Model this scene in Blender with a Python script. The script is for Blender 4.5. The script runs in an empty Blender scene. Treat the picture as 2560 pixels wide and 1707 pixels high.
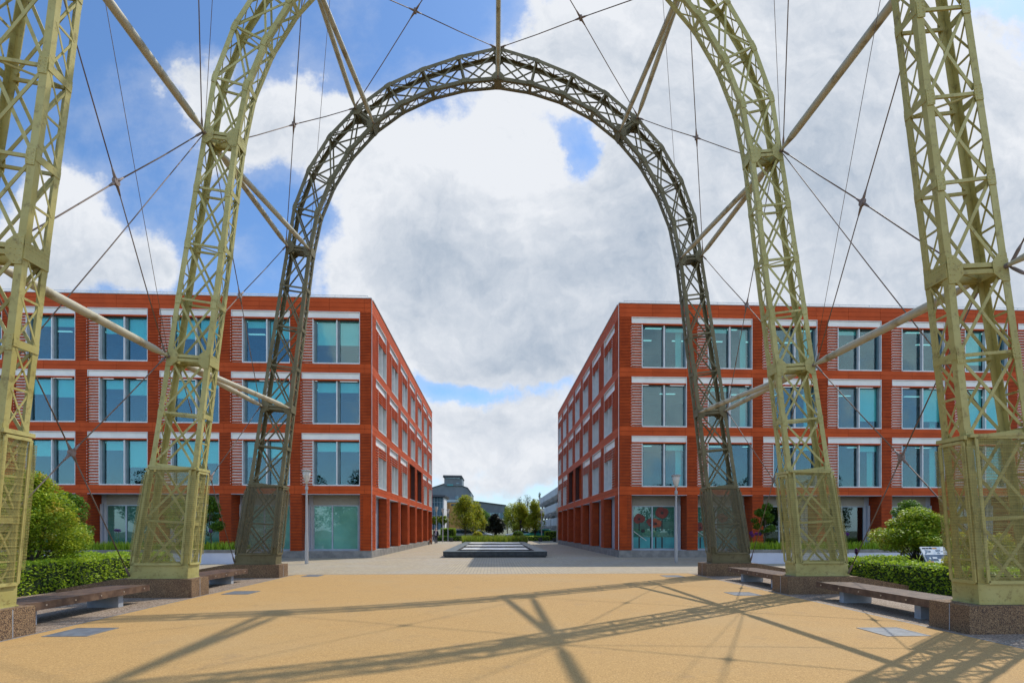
import bpy, math, random
from mathutils import Vector, Matrix
random.seed(7)
R=random.Random(11)
sc=bpy.context.scene
COL=sc.collection
rad=math.radians
# ------------------------------------------------------------------ helpers
class MB:
    def __init__(s): s.v=[]; s.f=[]; s.m=[]; s.cur=0
    def add(s,vs,fs):
        b=len(s.v); s.v+= [tuple(p) for p in vs]
        for f in fs: s.f.append([b+i for i in f]); s.m.append(s.cur)
    def box(s,x0,x1,y0,y1,z0,z1,P=None):
        c=[(x,y,z) for z in (z0,z1) for y in (y0,y1) for x in (x0,x1)]
        if P: c=[P(*p) for p in c]
        s.add(c,[(0,2,3,1),(4,5,7,6),(0,1,5,4),(2,6,7,3),(0,4,6,2),(1,3,7,5)])
    def bar(s,a,b,w,h,up=(0,1,0)):
        # rectangular bar a->b; w across, h along 'up'
        a=Vector(a);b=Vector(b);d=(b-a).normalized();u=Vector(up);u=(u-d*u.dot(d))
        if u.length<1e-5: u=Vector((1,0,0))-d*d.x
        u.normalize();r=d.cross(u)
        c=[]
        for p in (a,b):
            for i,j in ((-1,-1),(1,-1),(1,1),(-1,1)): c.append(p+r*(w/2*i)+u*(h/2*j))
        s.add(c,[(3,2,1,0),(4,5,6,7),(0,1,5,4),(1,2,6,5),(2,3,7,6),(3,0,4,7)])
    def tube(s,pts,rs,n=8,cap=True):
        pts=[Vector(p) for p in pts]
        if not hasattr(rs,'__len__'): rs=[rs]*len(pts)
        vs=[];fs=[];pu=None
        for i,p in enumerate(pts):
            d=(pts[min(i+1,len(pts)-1)]-pts[max(i-1,0)])
            if d.length<1e-9: d=Vector((0,0,1))
            d.normalize()
            u=pu if pu else (Vector((1,0,0)) if abs(d.x)<.9 else Vector((0,1,0)))
            u=(u-d*u.dot(d)).normalized();pu=u;w=d.cross(u)
            for k in range(n):
                a=2*math.pi*k/n; vs.append(p+(u*math.cos(a)+w*math.sin(a))*rs[i])
        for i in range(len(pts)-1):
            for k in range(n):
                k2=(k+1)%n; fs.append((i*n+k,i*n+k2,(i+1)*n+k2,(i+1)*n+k))
        if cap:
            fs.append(tuple(range(n))[::-1]); fs.append(tuple((len(pts)-1)*n+k for k in range(n)))
        s.add(vs,fs)
    def prism(s,poly,f0,f1):
        # poly: 2d pts ; f0,f1 : functions 2d->3d for two faces
        n=len(poly)
        s.add([f0(*p) for p in poly]+[f1(*p) for p in poly],
              [tuple(range(n))[::-1],tuple(range(n,2*n))]+[(i,(i+1)%n,n+(i+1)%n,n+i) for i in range(n)])
    def quad(s,a,b,c,d): s.add([a,b,c,d],[(0,1,2,3)])
    def rivet(s,p,nrm,r):
        p=Vector(p);nrm=Vector(nrm);u=Vector((0,0,1)) if abs(nrm.z)<.9 else Vector((1,0,0))
        u=(u-nrm*u.dot(nrm)).normalized();w=nrm.cross(u)
        vs=[p+(u*math.cos(a)+w*math.sin(a))*r for a in [k*math.pi/3 for k in range(6)]]+[p+nrm*r*.7]
        s.add(vs,[(k,(k+1)%6,6) for k in range(6)])
    def build(s,name,mat,parent=None,smooth=False,**kw):
        me=bpy.data.meshes.new(name)
        me.from_pydata(s.v,[],s.f)
        mats=mat if isinstance(mat,(list,tuple)) else [mat]
        for m in mats: me.materials.append(m)
        if len(mats)>1: me.polygons.foreach_set('material_index',s.m)
        if smooth: me.polygons.foreach_set('use_smooth',[True]*len(me.polygons))
        me.update()
        o=bpy.data.objects.new(name,me);COL.objects.link(o)
        if parent: o.parent=parent
        tag(o,**kw)
        return o
def tag(o,label=None,cat=None,group=None,kind=None):
    if label:o['label']=label
    if cat:o['category']=cat
    if group:o['group']=group
    if kind:o['kind']=kind
    return o
def thing(name,loc=(0,0,0),rz=0,**kw):
    o=bpy.data.objects.new(name,None);COL.objects.link(o);o.location=loc;o.rotation_euler=(0,0,rz)
    o.empty_display_size=.3
    return tag(o,**kw)
def copy_tree(o,parent=None):
    c=o.copy();COL.objects.link(c)
    if parent:c.parent=parent
    for ch in list(o.children): copy_tree(ch,c)
    return c
# ------------------------------------------------------------------ materials
def newmat(name):
    m=bpy.data.materials.new(name);m.use_nodes=True
    nt=m.node_tree;b=nt.nodes['Principled BSDF'];return m,nt,b
def N(nt,t,**kw):
    n=nt.nodes.new(t)
    for k,v in kw.items(): setattr(n,k,v)
    return n
def math_(nt,op,a,b=None,c=None,clamp=False):
    n=N(nt,'ShaderNodeMath',operation=op);n.use_clamp=clamp
    for i,x in enumerate((a,b,c)):
        if x is None: continue
        if isinstance(x,(int,float)): n.inputs[i].default_value=x
        else: nt.links.new(x,n.inputs[i])
    return n.outputs[0]
def mixc(nt,f,a,b,mode='MIX'):
    n=N(nt,'ShaderNodeMix',data_type='RGBA',blend_type=mode)
    for i,x in ((0,f),(6,a),(7,b)):
        if isinstance(x,(int,float)): n.inputs[i].default_value=x
        elif isinstance(x,tuple): n.inputs[i].default_value=(*x[:3],1)
        else: nt.links.new(x,n.inputs[i])
    return n.outputs[2]
def noise(nt,scale,detail=3,rough=.55,vec=None,obj=True):
    n=N(nt,'ShaderNodeTexNoise');n.inputs['Scale'].default_value=scale;n.inputs['Detail'].default_value=detail;n.inputs['Roughness'].default_value=rough
    if vec is None:
        g=N(nt,'ShaderNodeNewGeometry'); vec=g.outputs['Position']
    nt.links.new(vec,n.inputs['Vector'])
    return n.outputs['Fac']
def ramp(nt,x,lo,hi):
    n=N(nt,'ShaderNodeMapRange',interpolation_type='SMOOTHSTEP')
    nt.links.new(x,n.inputs[0]);n.inputs[1].default_value=lo;n.inputs[2].default_value=hi
    return n.outputs[0]
def bump(nt,b,h,strength=.3,dist=.02):
    n=N(nt,'ShaderNodeBump');n.inputs['Strength'].default_value=strength;n.inputs['Distance'].default_value=dist
    nt.links.new(h,n.inputs['Height']);nt.links.new(n.outputs[0],b.inputs['Normal'])
def pmat(name,c1,c2=None,scale=4,rough=.6,metal=0,lo=.35,hi=.65,bs=0,bscale=60,spec=None,detail=4):
    m,nt,b=newmat(name)
    if c2 is None: b.inputs['Base Color'].default_value=(*c1,1)
    else:
        f=ramp(nt,noise(nt,scale,detail),lo,hi)
        nt.links.new(mixc(nt,f,c1,c2),b.inputs['Base Color'])
    b.inputs['Roughness'].default_value=rough;b.inputs['Metallic'].default_value=metal
    if spec is not None:b.inputs['Specular IOR Level'].default_value=spec
    if bs: bump(nt,b,noise(nt,bscale,3),bs,.01)
    return m
def paint(name,base,dark,lite):
    # weathered paint: large patches, fine stains and a few streaks
    m,nt,b=newmat(name)
    c=mixc(nt,ramp(nt,noise(nt,1.3,5),.35,.7),base,lite)
    c=mixc(nt,math_(nt,'MULTIPLY',ramp(nt,noise(nt,7,8,.75),.50,.70),.8),c,dark)
    c=mixc(nt,math_(nt,'MULTIPLY',ramp(nt,noise(nt,16,6,.7),.62,.74),.5),c,(.20,.085,.03))
    nt.links.new(c,b.inputs['Base Color']);b.inputs['Roughness'].default_value=.55
    b.inputs['Specular IOR Level'].default_value=.35
    return m
M={}
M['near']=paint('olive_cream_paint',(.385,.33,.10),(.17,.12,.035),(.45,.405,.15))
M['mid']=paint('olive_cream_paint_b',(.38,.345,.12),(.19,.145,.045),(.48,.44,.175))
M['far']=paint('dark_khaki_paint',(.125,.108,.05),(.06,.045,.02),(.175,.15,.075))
M['tube']=pmat('tube_paint',(.45,.41,.29),(.22,.17,.08),3.2,.45,lo=.5,hi=.72,detail=6)
M['cable']=pmat('weathered_cable',(.13,.09,.065),(.18,.12,.08),2,.7)
M['hub']=pmat('clamp_steel',(.17,.13,.11),(.24,.18,.15),8,.7)
def mesh_mat(name,col,cover):
    m,nt,b=newmat(name)
    g=N(nt,'ShaderNodeNewGeometry');sp=N(nt,'ShaderNodeSeparateXYZ');nt.links.new(g.outputs['Position'],sp.inputs[0])
    w=math_(nt,'SINE',math_(nt,'MULTIPLY',sp.outputs[2],2*math.pi/.045))
    w2=math_(nt,'SINE',math_(nt,'MULTIPLY',math_(nt,'ADD',sp.outputs[0],sp.outputs[1]),2*math.pi/.03))
    a=math_(nt,'ADD',math_(nt,'MULTIPLY',w,.12),math_(nt,'MULTIPLY',w2,.08))
    a=math_(nt,'ADD',a,math_(nt,'MULTIPLY',noise(nt,3,3),.24))
    a=math_(nt,'ADD',a,cover-.12,clamp=True)
    nt.links.new(a,b.inputs['Alpha'])
    nt.links.new(mixc(nt,ramp(nt,noise(nt,7,4),.4,.7),col,tuple(x*.72 for x in col)),b.inputs['Base Color'])
    b.inputs['Roughness'].default_value=.6
    return m
M['mesh_near']=mesh_mat('wire_mesh_near',(.36,.32,.10),.34)
M['mesh_far']=mesh_mat('wire_mesh_far',(.15,.13,.07),.50)
M['terra']=pmat('terracotta_rib',(.50,.075,.012),(.41,.058,.009),2.2,.7,bs=.1,spec=.2)
M['terra_tile']=pmat('terracotta_tile',(.51,.076,.012),(.44,.063,.009),1.1,.65,spec=.2)
def vary(m,amt):
    nt=m.node_tree;b=nt.nodes['Principled BSDF'];l=b.inputs['Base Color'].links[0].from_socket
    g=N(nt,'ShaderNodeNewGeometry');hs=N(nt,'ShaderNodeHueSaturation');nt.links.new(l,hs.inputs['Color'])
    nt.links.new(math_(nt,'MULTIPLY_ADD',g.outputs['Random Per Island'],amt,1-amt*.55),hs.inputs['Value']);nt.links.new(hs.outputs[0],b.inputs['Base Color'])
vary(M['terra'],.12);vary(M['terra_tile'],.13)
M['joint']=pmat('dark_joint',(.075,.02,.012),(.05,.015,.01),5,.8)
M['alu']=pmat('pale_aluminium',(.66,.65,.62),(.58,.575,.55),3,.45,.1)
M['alu_blue']=pmat('blue_grey_frame',(.36,.42,.47),(.31,.37,.42),3,.4,.2)
M['fin']=pmat('teal_grey_fin',(.13,.20,.22),(.10,.16,.18),3,.4,.1)
M['white_panel']=pmat('white_panel',(.80,.77,.70),(.72,.70,.64),1.5,.4)
M['louvre_back']=pmat('louvre_backing',(.80,.74,.72),(.70,.65,.64),2,.6)
M['blind']=pmat('roller_blind',(.80,.86,.84),(.74,.80,.79),1,.8)
M['room']=pmat('office_interior',(.06,.085,.11),(.03,.045,.065),.6,.9)
M['slab']=pmat('office_ceiling',(.20,.23,.26),(.16,.19,.22),1,.9)
M['reveal']=pmat('grey_reveal',(.42,.44,.48),(.38,.40,.44),1,.6)
M['soffit']=pmat('beige_soffit',(.36,.33,.27),(.31,.29,.24),1,.7)
M['plinth']=pmat('stone_plinth',(.25,.235,.21),(.17,.16,.145),2.5,.8,bs=.2)
M['roofing']=pmat('roof_membrane',(.2,.2,.2),(.16,.16,.16),1,.9)
def glass_mat(name,tint,refl,frost=0,frostcol=(.3,.6,.55)):
    m,nt,b=newmat(name);out=nt.nodes['Material Output'];nt.nodes.remove(b)
    t=N(nt,'ShaderNodeBsdfTransparent');t.inputs[0].default_value=(*tint,1)
    g=N(nt,'ShaderNodeBsdfGlossy');g.inputs['Roughness'].default_value=.015;g.inputs[0].default_value=(.8,.93,1,1)
    # slightly wavy panes
    bp=N(nt,'ShaderNodeBump');bp.inputs['Strength'].default_value=.04;bp.inputs['Distance'].default_value=.05
    nt.links.new(noise(nt,.8,1),bp.inputs['Height']);nt.links.new(bp.outputs[0],g.inputs['Normal'])
    mx=N(nt,'ShaderNodeMixShader');lw=N(nt,'ShaderNodeLayerWeight');lw.inputs[0].default_value=.5
    f=math_(nt,'MULTIPLY_ADD',math_(nt,'POWER',lw.outputs['Facing'],5),.9,refl+.035,clamp=True)
    nt.links.new(f,mx.inputs[0]);src=t.outputs[0]
    if frost:
        d=N(nt,'ShaderNodeBsdfDiffuse');mm=N(nt,'ShaderNodeMixShader');mm.inputs[0].default_value=frost
        nt.links.new(mixc(nt,ramp(nt,noise(nt,.7,3),.3,.7),frostcol,tuple(x*.75 for x in frostcol)),d.inputs[0])
        nt.links.new(t.outputs[0],mm.inputs[1]);nt.links.new(d.outputs[0],mm.inputs[2]);src=mm.outputs[0]
    nt.links.new(src,mx.inputs[1]);nt.links.new(g.outputs[0],mx.inputs[2])
    nt.links.new(mx.outputs[0],out.inputs[0]);return m
M['glass']=glass_mat('blue_green_glazing',(.50,.82,.80),.05)
M['glass_side']=glass_mat('pale_side_glazing',(.6,.72,.68),.15,.5,(.50,.55,.48))
M['glass_frost']=glass_mat('frosted_green_glass',(.4,.7,.6),.06,.8,(.20,.52,.42))
M['glass_teal']=glass_mat('teal_shop_glass',(.3,.6,.5),.08,.55,(.10,.30,.24))
M['glass_dark']=glass_mat('dark_entrance_glass',(.5,.6,.6),.08)
def emis(name,c,s):
    m,nt,b=newmat(name);b.inputs['Base Color'].default_value=(*c,1);b.inputs['Emission Color'].default_value=(*c,1);b.inputs['Emission Strength'].default_value=s;return m
M['ceil_light']=emis('ceiling_lamp',(.9,.95,1),.8)
# ground
def tan_mat():
    m,nt,b=newmat('resin_bound_gravel')
    f1=noise(nt,55,4,.8);f2=noise(nt,.35,4);f3=noise(nt,130,2,.7)
    c=mixc(nt,ramp(nt,f1,.3,.7),(.31,.165,.045),(.535,.325,.105))
    c=mixc(nt,ramp(nt,f3,.57,.72),c,(.64,.44,.19))
    c=mixc(nt,math_(nt,'MULTIPLY',ramp(nt,f3,.44,.30),.75),c,(.16,.085,.035))
    c=mixc(nt,math_(nt,'MULTIPLY',ramp(nt,f2,.45,.7),.35),c,(.40,.27,.12))
    c=mixc(nt,math_(nt,'MULTIPLY',ramp(nt,noise(nt,1.3,7,.72),.54,.76),.5),c,(.24,.16,.08))
    nt.links.new(c,b.inputs['Base Color']);b.inputs['Roughness'].default_value=.85
    bump(nt,b,f1,.6,.006);return m
M['tan']=tan_mat()
def agg_mat(name,a,bc,dk,sc=38):
    m,nt,b=newmat(name)
    v=N(nt,'ShaderNodeTexVoronoi');v.inputs['Scale'].default_value=sc
    g=N(nt,'ShaderNodeNewGeometry');nt.links.new(g.outputs['Position'],v.inputs['Vector'])
    sp=N(nt,'ShaderNodeSeparateColor');nt.links.new(v.outputs['Color'],sp.inputs[0])
    c=mixc(nt,sp.outputs[0],a,bc)
    c=mixc(nt,ramp(nt,v.outputs['Distance'],.35,.75),c,dk)
    c=mixc(nt,math_(nt,'MULTIPLY',ramp(nt,noise(nt,1.2,5),.45,.75),.4),c,dk)
    nt.links.new(c,b.inputs['Base Color']);b.inputs['Roughness'].default_value=.8
    bump(nt,b,v.outputs['Distance'],.5,.008);return m
M['agg_path']=agg_mat('pebble_paving',(.24,.17,.11),(.48,.38,.28),(.13,.085,.05),45)
M['agg_ped']=agg_mat('exposed_aggregate',(.15,.075,.03),(.40,.26,.13),(.06,.035,.022),75)
def paver_mat():
    m,nt,b=newmat('block_paving')
    g=N(nt,'ShaderNodeNewGeometry')
    mp=N(nt,'ShaderNodeMapping');mp.inputs['Rotation'].default_value=(0,0,math.pi/2)
    nt.links.new(g.outputs['Position'],mp.inputs[0])
    br=N(nt,'ShaderNodeTexBrick');nt.links.new(mp.outputs[0],br.inputs['Vector'])
    for k,v in (('Scale',1),('Brick Width',.26),('Row Height',.13),('Mortar Size',.009),('Mortar Smooth',.2)): br.inputs[k].default_value=v
    br.inputs['Color1'].default_value=(.42,.335,.205,1);br.inputs['Color2'].default_value=(.34,.27,.165,1);br.inputs['Mortar'].default_value=(.17,.145,.11,1)
    c=mixc(nt,math_(nt,'MULTIPLY',ramp(nt,noise(nt,.5,5),.4,.7),.45),br.outputs['Color'],(.34,.30,.24))
    c=mixc(nt,math_(nt,'MULTIPLY',ramp(nt,noise(nt,60,2),.5,.8),.3),c,(.55,.5,.4))
    nt.links.new(c,b.inputs['Base Color']);b.inputs['Roughness'].default_value=.75
    bump(nt,b,br.outputs['Fac'],-.4,.008);return m
M['paver']=paver_mat()
M['earth']=pmat('ground_earth',(.16,.17,.08),(.10,.10,.05),.3,.95)
M['soil']=pmat('bed_soil',(.07,.05,.03),(.12,.08,.05),8,.95,bs=.5)
M['asphalt']=pmat('asphalt',(.07,.07,.07),(.05,.05,.05),2,.9)
M['cover']=pmat('steel_cover_plate',(.20,.215,.225),(.15,.16,.17),6,.5,.3,bs=.3,bscale=90)
M['cover_rim']=pmat('cover_rim',(.28,.28,.27),(.2,.2,.19),6,.5,.4)
M['timber']=pmat('dark_timber',(.15,.09,.055),(.075,.042,.028),7,.5,bs=.4,bscale=30)
M['concrete']=pmat('pale_concrete',(.40,.42,.43),(.30,.31,.32),3,.8,bs=.15)
M['conc_bld']=pmat('weathered_concrete',(.66,.63,.58),(.52,.49,.45),.35,.9)
M['steel']=pmat('bolt_steel',(.6,.6,.6),None,1,.3,.9)
M['granite']=pmat('black_granite',(.03,.033,.036),(.05,.054,.056),5,.55,spec=.25)
M['granite_top']=pmat('grey_granite_coping',(.13,.15,.15),(.08,.10,.10),2.5,.45,spec=.3)
M['planter']=pmat('lilac_white_render',(.58,.60,.68),(.52,.54,.62),1,.6)
M['lamp_grey']=pmat('lamp_grey',(.40,.38,.36),(.35,.33,.31),2,.45,.2)
M['lamp_glass']=pmat('frosted_lamp',(.62,.56,.48),(.5,.45,.38),4,.35)
M['bark']=pmat('bark',(.10,.08,.055),(.05,.04,.03),14,.9,bs=.5)
def leaf_mat(name,a,b_,c_=None,tr=.35):
    m,nt,b=newmat(name)
    g=N(nt,'ShaderNodeNewGeometry')
    c=mixc(nt,g.outputs['Random Per Island'],a,b_)
    if c_: c=mixc(nt,ramp(nt,noise(nt,1.6,3),.57,.72),c,c_)
    nt.links.new(c,b.inputs['Base Color']);b.inputs['Roughness'].default_value=.45
    b.inputs['Specular IOR Level'].default_value=.35
    t=N(nt,'ShaderNodeBsdfTranslucent');nt.links.new(c,t.inputs[0])
    mx=N(nt,'ShaderNodeMixShader');mx.inputs[0].default_value=tr
    out=nt.nodes['Material Output'];nt.links.new(b.outputs[0],mx.inputs[1]);nt.links.new(t.outputs[0],mx.inputs[2]);nt.links.new(mx.outputs[0],out.inputs[0])
    return m
M['leaf_lime']=leaf_mat('lime_leaves',(.12,.24,.014),(.50,.56,.04),(.55,.40,.06),.42)
M['leaf_mid']=leaf_mat('green_leaves',(.06,.15,.012),(.17,.28,.025),None,.4)
M['leaf_hedge']=leaf_mat('box_hedge_leaves',(.22,.36,.02),(.46,.58,.04),None,.5)
M['leaf_dark']=leaf_mat('dark_leaves',(.025,.06,.012),(.05,.10,.02))
M['leaf_yellow']=leaf_mat('yellow_shrub_leaves',(.62,.52,.04),(.42,.46,.04),None,.5)
M['leaf_gold']=leaf_mat('olive_gold_leaves',(.22,.28,.016),(.48,.45,.03),(.50,.38,.04),.5)
M['leaf_black']=leaf_mat('blackish_leaves',(.012,.018,.008),(.03,.035,.015),None,.15)
M['grass']=leaf_mat('tall_grass',(.14,.24,.02),(.32,.36,.04),None,.5)
M['core']=pmat('hedge_core',(.018,.035,.008),(.03,.05,.01),6,.95)
M['purple']=leaf_mat('purple_flowers',(.14,.03,.22),(.25,.07,.35))
M['dpurple']=leaf_mat('dark_purple_flowers',(.05,.008,.07),(.10,.015,.12))

# ------------------------------------------------------------------ camera / world / sun
cam=bpy.data.cameras.new('camera');co=bpy.data.objects.new('camera',cam);COL.objects.link(co);sc.camera=co
co.location=(0,0,1.62);co.rotation_euler=(rad(90),0,rad(-2.4))
cam.sensor_width=36;cam.lens=18;cam.shift_x=-9/2560;cam.shift_y=469/2560;cam.clip_start=.1;cam.clip_end=3000
SUN=Vector((8.3,7.2,14.65)).normalized()
el=math.asin(SUN.z);az=math.atan2(SUN.x,SUN.y)
sl=bpy.data.lights.new('sun','SUN');so=bpy.data.objects.new('sun',sl);COL.objects.link(so)
so.rotation_euler=(-SUN).to_track_quat('-Z','Y').to_euler();sl.energy=3.7;sl.angle=rad(.53);sl.color=(1,.94,.84)
w=bpy.data.worlds.new('World');sc.world=w;w.use_nodes=True
nt=w.node_tree;bg=nt.nodes['Background']
sky=N(nt,'ShaderNodeTexSky',sky_type='NISHITA');sky.sun_disc=False;sky.sun_elevation=el;sky.sun_rotation=az
sky.air_density=1.0;sky.dust_density=.6;sky.ozone_density=1.6
tc=N(nt,'ShaderNodeTexCoord');D=tc.outputs['Generated']
sp=N(nt,'ShaderNodeSeparateXYZ');nt.links.new(D,sp.inputs[0])
yy=math_(nt,'MAXIMUM',math_(nt,'ABSOLUTE',sp.outputs[1]),.18)
U=math_(nt,'DIVIDE',sp.outputs[0],yy);V=math_(nt,'DIVIDE',sp.outputs[2],yy)
# cloud field lives on a plane high in the sky ahead: ragged edges by warping with noise
cx_=N(nt,'ShaderNodeCombineXYZ');nt.links.new(U,cx_.inputs[0]);nt.links.new(V,cx_.inputs[1])
def wn(scale,det,ro,off=0):
    n=N(nt,'ShaderNodeTexNoise');n.inputs['Scale'].default_value=scale;n.inputs['Detail'].default_value=det;n.inputs['Roughness'].default_value=ro
    mp=N(nt,'ShaderNodeMapping');mp.inputs['Location'].default_value=(off,off*.7,off*1.3);nt.links.new(cx_.outputs[0],mp.inputs[0]);nt.links.new(mp.outputs[0],n.inputs['Vector'])
    return n
w1=wn(2.6,7,.6,3.1);ws=N(nt,'ShaderNodeSeparateColor');nt.links.new(w1.outputs['Color'],ws.inputs[0])
Uw=math_(nt,'ADD',U,math_(nt,'MULTIPLY',math_(nt,'SUBTRACT',ws.outputs[0],.5),.34))
Vw=math_(nt,'ADD',V,math_(nt,'MULTIPLY',math_(nt,'SUBTRACT',ws.outputs[1],.5),.30))
def uv(px,py):  # direction of a spot of sky
    px/=.91875;py/=.91875
    r=(px-1289)/1280;s_,c_=math.sin(rad(2.4)),math.cos(rad(2.4))
    u=(s_+r*c_)/(c_-r*s_);return u,(1322.5-py)/1280*(c_+u*s_)
def blobs(lst,uu,vv):
    tot=None
    for px,py,rx,ry,a in lst:
        u,v=uv(px,py);rx/=1176;ry/=1176
        du=math_(nt,'MULTIPLY',math_(nt,'SUBTRACT',uu,u),1/rx);dv=math_(nt,'MULTIPLY',math_(nt,'SUBTRACT',vv,v),1/ry)
        d2=math_(nt,'ADD',math_(nt,'MULTIPLY',du,du),math_(nt,'MULTIPLY',dv,dv))
        g=math_(nt,'MULTIPLY',math_(nt,'POWER',2.718,math_(nt,'MULTIPLY',d2,-1)),a)
        tot=g if tot is None else math_(nt,'ADD',tot,g)
    return tot
CL=[(420,190,85,75,.8),(560,300,120,110,1.),(700,240,120,75,.9),(830,250,90,60,.8),(500,130,60,40,.4),
    (110,470,120,90,.8),(250,590,170,85,1.),(20,620,150,110,.9),(360,640,90,60,.6),
    (960,400,230,170,1.2),(1130,620,330,200,1.2),(900,620,120,150,.8),(1180,300,110,70,.8),(1480,620,300,250,1.2),(1000,760,200,70,.6),
    (1300,120,190,90,.9),(1560,120,260,170,1.2),(1900,200,350,300,1.3),(2250,500,350,450,1.3),(1750,600,300,300,1.),(1480,400,110,120,.8),(1250,820,120,60,.5),
    (1080,960,130,60,.8),(1230,980,140,55,.7),(1130,1090,300,70,.7),(900,1000,150,90,.6),(1500,1000,200,150,.7),(590,590,40,50,.35),
    (1335,300,50,65,-.62),(1190,60,90,45,-.35),(880,700,70,90,-.35),(1010,850,90,40,-.3),(1010,40,120,70,-.7),(620,450,90,60,-.5),(1230,870,150,28,-.35),(250,60,250,110,-.6)]
cl=blobs(CL,Uw,Vw)
fb=wn(4.2,12,.66,7.7).outputs['Fac'];fb2=wn(1.7,5,.55,1.7).outputs['Fac']
dens=math_(nt,'ADD',cl,math_(nt,'MULTIPLY',math_(nt,'SUBTRACT',fb,.5),2.1))
cover=ramp(nt,dens,.22,.72)
veil=math_(nt,'MULTIPLY',ramp(nt,dens,-.15,.5),.25)
cover=math_(nt,'MAXIMUM',cover,veil)
SH=[(1130,590,260,90,.30),(960,520,110,70,.12),(1250,770,200,80,.40),(1450,640,160,110,.45),(900,680,120,80,.35),(1880,420,260,120,.28),(1600,260,140,80,.22),(2200,600,260,160,.3),
    (1650,60,180,60,-.25),(1000,320,140,70,-.35),(1160,330,90,70,-.3),(1330,200,120,60,-.05),(1060,970,120,50,.12),(1130,1110,260,50,.1),(150,640,160,50,.12)]
shd=blobs(SH,Uw,Vw)
puff=wn(3.3,12,.63,5.2).outputs['Fac']
def wn_at(scale,det,ro,off,du,dv):
    n=N(nt,'ShaderNodeTexNoise');n.inputs['Scale'].default_value=scale;n.inputs['Detail'].default_value=det;n.inputs['Roughness'].default_value=ro
    mp=N(nt,'ShaderNodeMapping');mp.inputs['Location'].default_value=(off+du,off*.7+dv,off*1.3);nt.links.new(cxw.outputs[0],mp.inputs[0]);nt.links.new(mp.outputs[0],n.inputs['Vector'])
    return n.outputs['Fac']
cxw=N(nt,'ShaderNodeCombineXYZ');nt.links.new(Uw,cxw.inputs[0]);nt.links.new(Vw,cxw.inputs[1])
relief=math_(nt,'ADD',math_(nt,'SUBTRACT',wn_at(5,9,.58,2.2,.022,.045),wn_at(5,9,.58,2.2,0,0)),math_(nt,'MULTIPLY',math_(nt,'SUBTRACT',wn_at(14,7,.6,4.4,.008,.016),wn_at(14,7,.6,4.4,0,0)),.6))
thick=ramp(nt,dens,.5,1.5)
shade=math_(nt,'ADD',math_(nt,'ADD',math_(nt,'MULTIPLY',math_(nt,'SUBTRACT',puff,.45),1.6),shd),math_(nt,'ADD',math_(nt,'MULTIPLY',thick,.20),math_(nt,'MULTIPLY',relief,1.25)),clamp=True)
ccol=mixc(nt,shade,(.84,.87,.92),(.42,.50,.61))
# clear sky: Nishita, tinted towards the deeper blue of the photo
skc=mixc(nt,1.0,sky.outputs[0],(.116,.152,.186),'MULTIPLY')
hz=ramp(nt,sp.outputs[2],.30,.0)
skc=mixc(nt,math_(nt,'MULTIPLY',hz,.35),skc,(.55,.68,.80))
allc=mixc(nt,cover,skc,ccol)
# added fill: sky behind the camera and overhead boosted to lift shaded fronts
back_fill=ramp(nt,sp.outputs[1],.12,-.35)
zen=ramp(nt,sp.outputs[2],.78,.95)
fill_gain=math_(nt,'ADD',math_(nt,'ADD',1,math_(nt,'MULTIPLY',back_fill,.8)),math_(nt,'MULTIPLY',zen,.6))
gc=N(nt,'ShaderNodeVectorMath',operation='SCALE');nt.links.new(allc,gc.inputs[0]);nt.links.new(fill_gain,gc.inputs['Scale']);allc=gc.outputs[0]
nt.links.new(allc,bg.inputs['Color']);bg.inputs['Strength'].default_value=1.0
sc.view_settings.view_transform='Standard';sc.view_settings.look='None';sc.view_settings.exposure=0.0;sc.view_settings.gamma=1

# ------------------------------------------------------------------ ground
g=MB();g.box(-900,900,-300,1500,-.6,0);g.build('ground',M['earth'],kind='structure')
def sheet(name,pts,z,mat,t=.1,**kw):
    m=MB();m.prism(pts,lambda x,y:(x,y,z-t),lambda x,y:(x,y,z));return m.build(name,mat,kind='structure',**kw)
sheet('street_paving',[(-60,18.45),(60,18.45),(60,69.6),(-60,69.6)],.006,M['paver'],.05)
sheet('side_paving',[(-60,-30),(60,-30),(60,18.446),(-60,18.446)],.004,M['agg_path'],.05)
sheet('gravel_plaza',[(-7.05,-25),(7.12,-25),(7.12,18.5),(-7.05,18.5)],.012,M['tan'],.05)
sheet('car_park_road',[(-60,69.8),(60,69.8),(60,112),(-60,112)],.006,M['asphalt'],.05)
e=MB()
e.box(-7.10,-7.052,-25,18.5,-.03,.0135);e.box(7.122,7.17,-25,18.5,-.03,.0135);e.box(-7.1,7.17,18.502,18.545,-.03,.0135)
e.build('edging_strip',M['cover_rim'],kind='structure')
# street kerb line / drain beyond pool
e=MB();e.box(-6.9,7.2,29.0,29.06,-.03,.009);e.box(-40,-8.5,23.2,23.25,-.03,.009);e.build('drain_channel',M['cover_rim'],kind='structure')
def cover(x,y,w,d,label):
    t=thing('access_cover',(x,y,0),label=label,cat='cover plate',group='steel covers set in the gravel')
    m=MB();m.box(-w/2,w/2,-d/2,d/2,.0,.018);m.build('plate',M['cover'],t)
    m=MB()
    for a in ((-w/2-.03,w/2+.03,-d/2-.03,-d/2-.003),(-w/2-.03,w/2+.03,d/2+.003,d/2+.03),(-w/2-.03,-w/2-.003,-d/2,d/2),(w/2+.003,w/2+.03,-d/2,d/2)): m.box(*a,.0,.021)
    m.build('frame',M['cover_rim'],t)
cover(-6.44,8.28,.60,.60,'grey cover plate flush in the gravel, nearest on the left')
cover(-6.40,13.25,.60,.60,'grey cover plate flush in the gravel, second on the left, before the middle arch leg')
cover(-6.27,18.0,.5,.62,'small grey cover plate at the far left end of the gravel')
cover(6.24,7.78,.62,.6,'pale grey cover plate flush in the gravel, nearest on the right')
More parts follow.
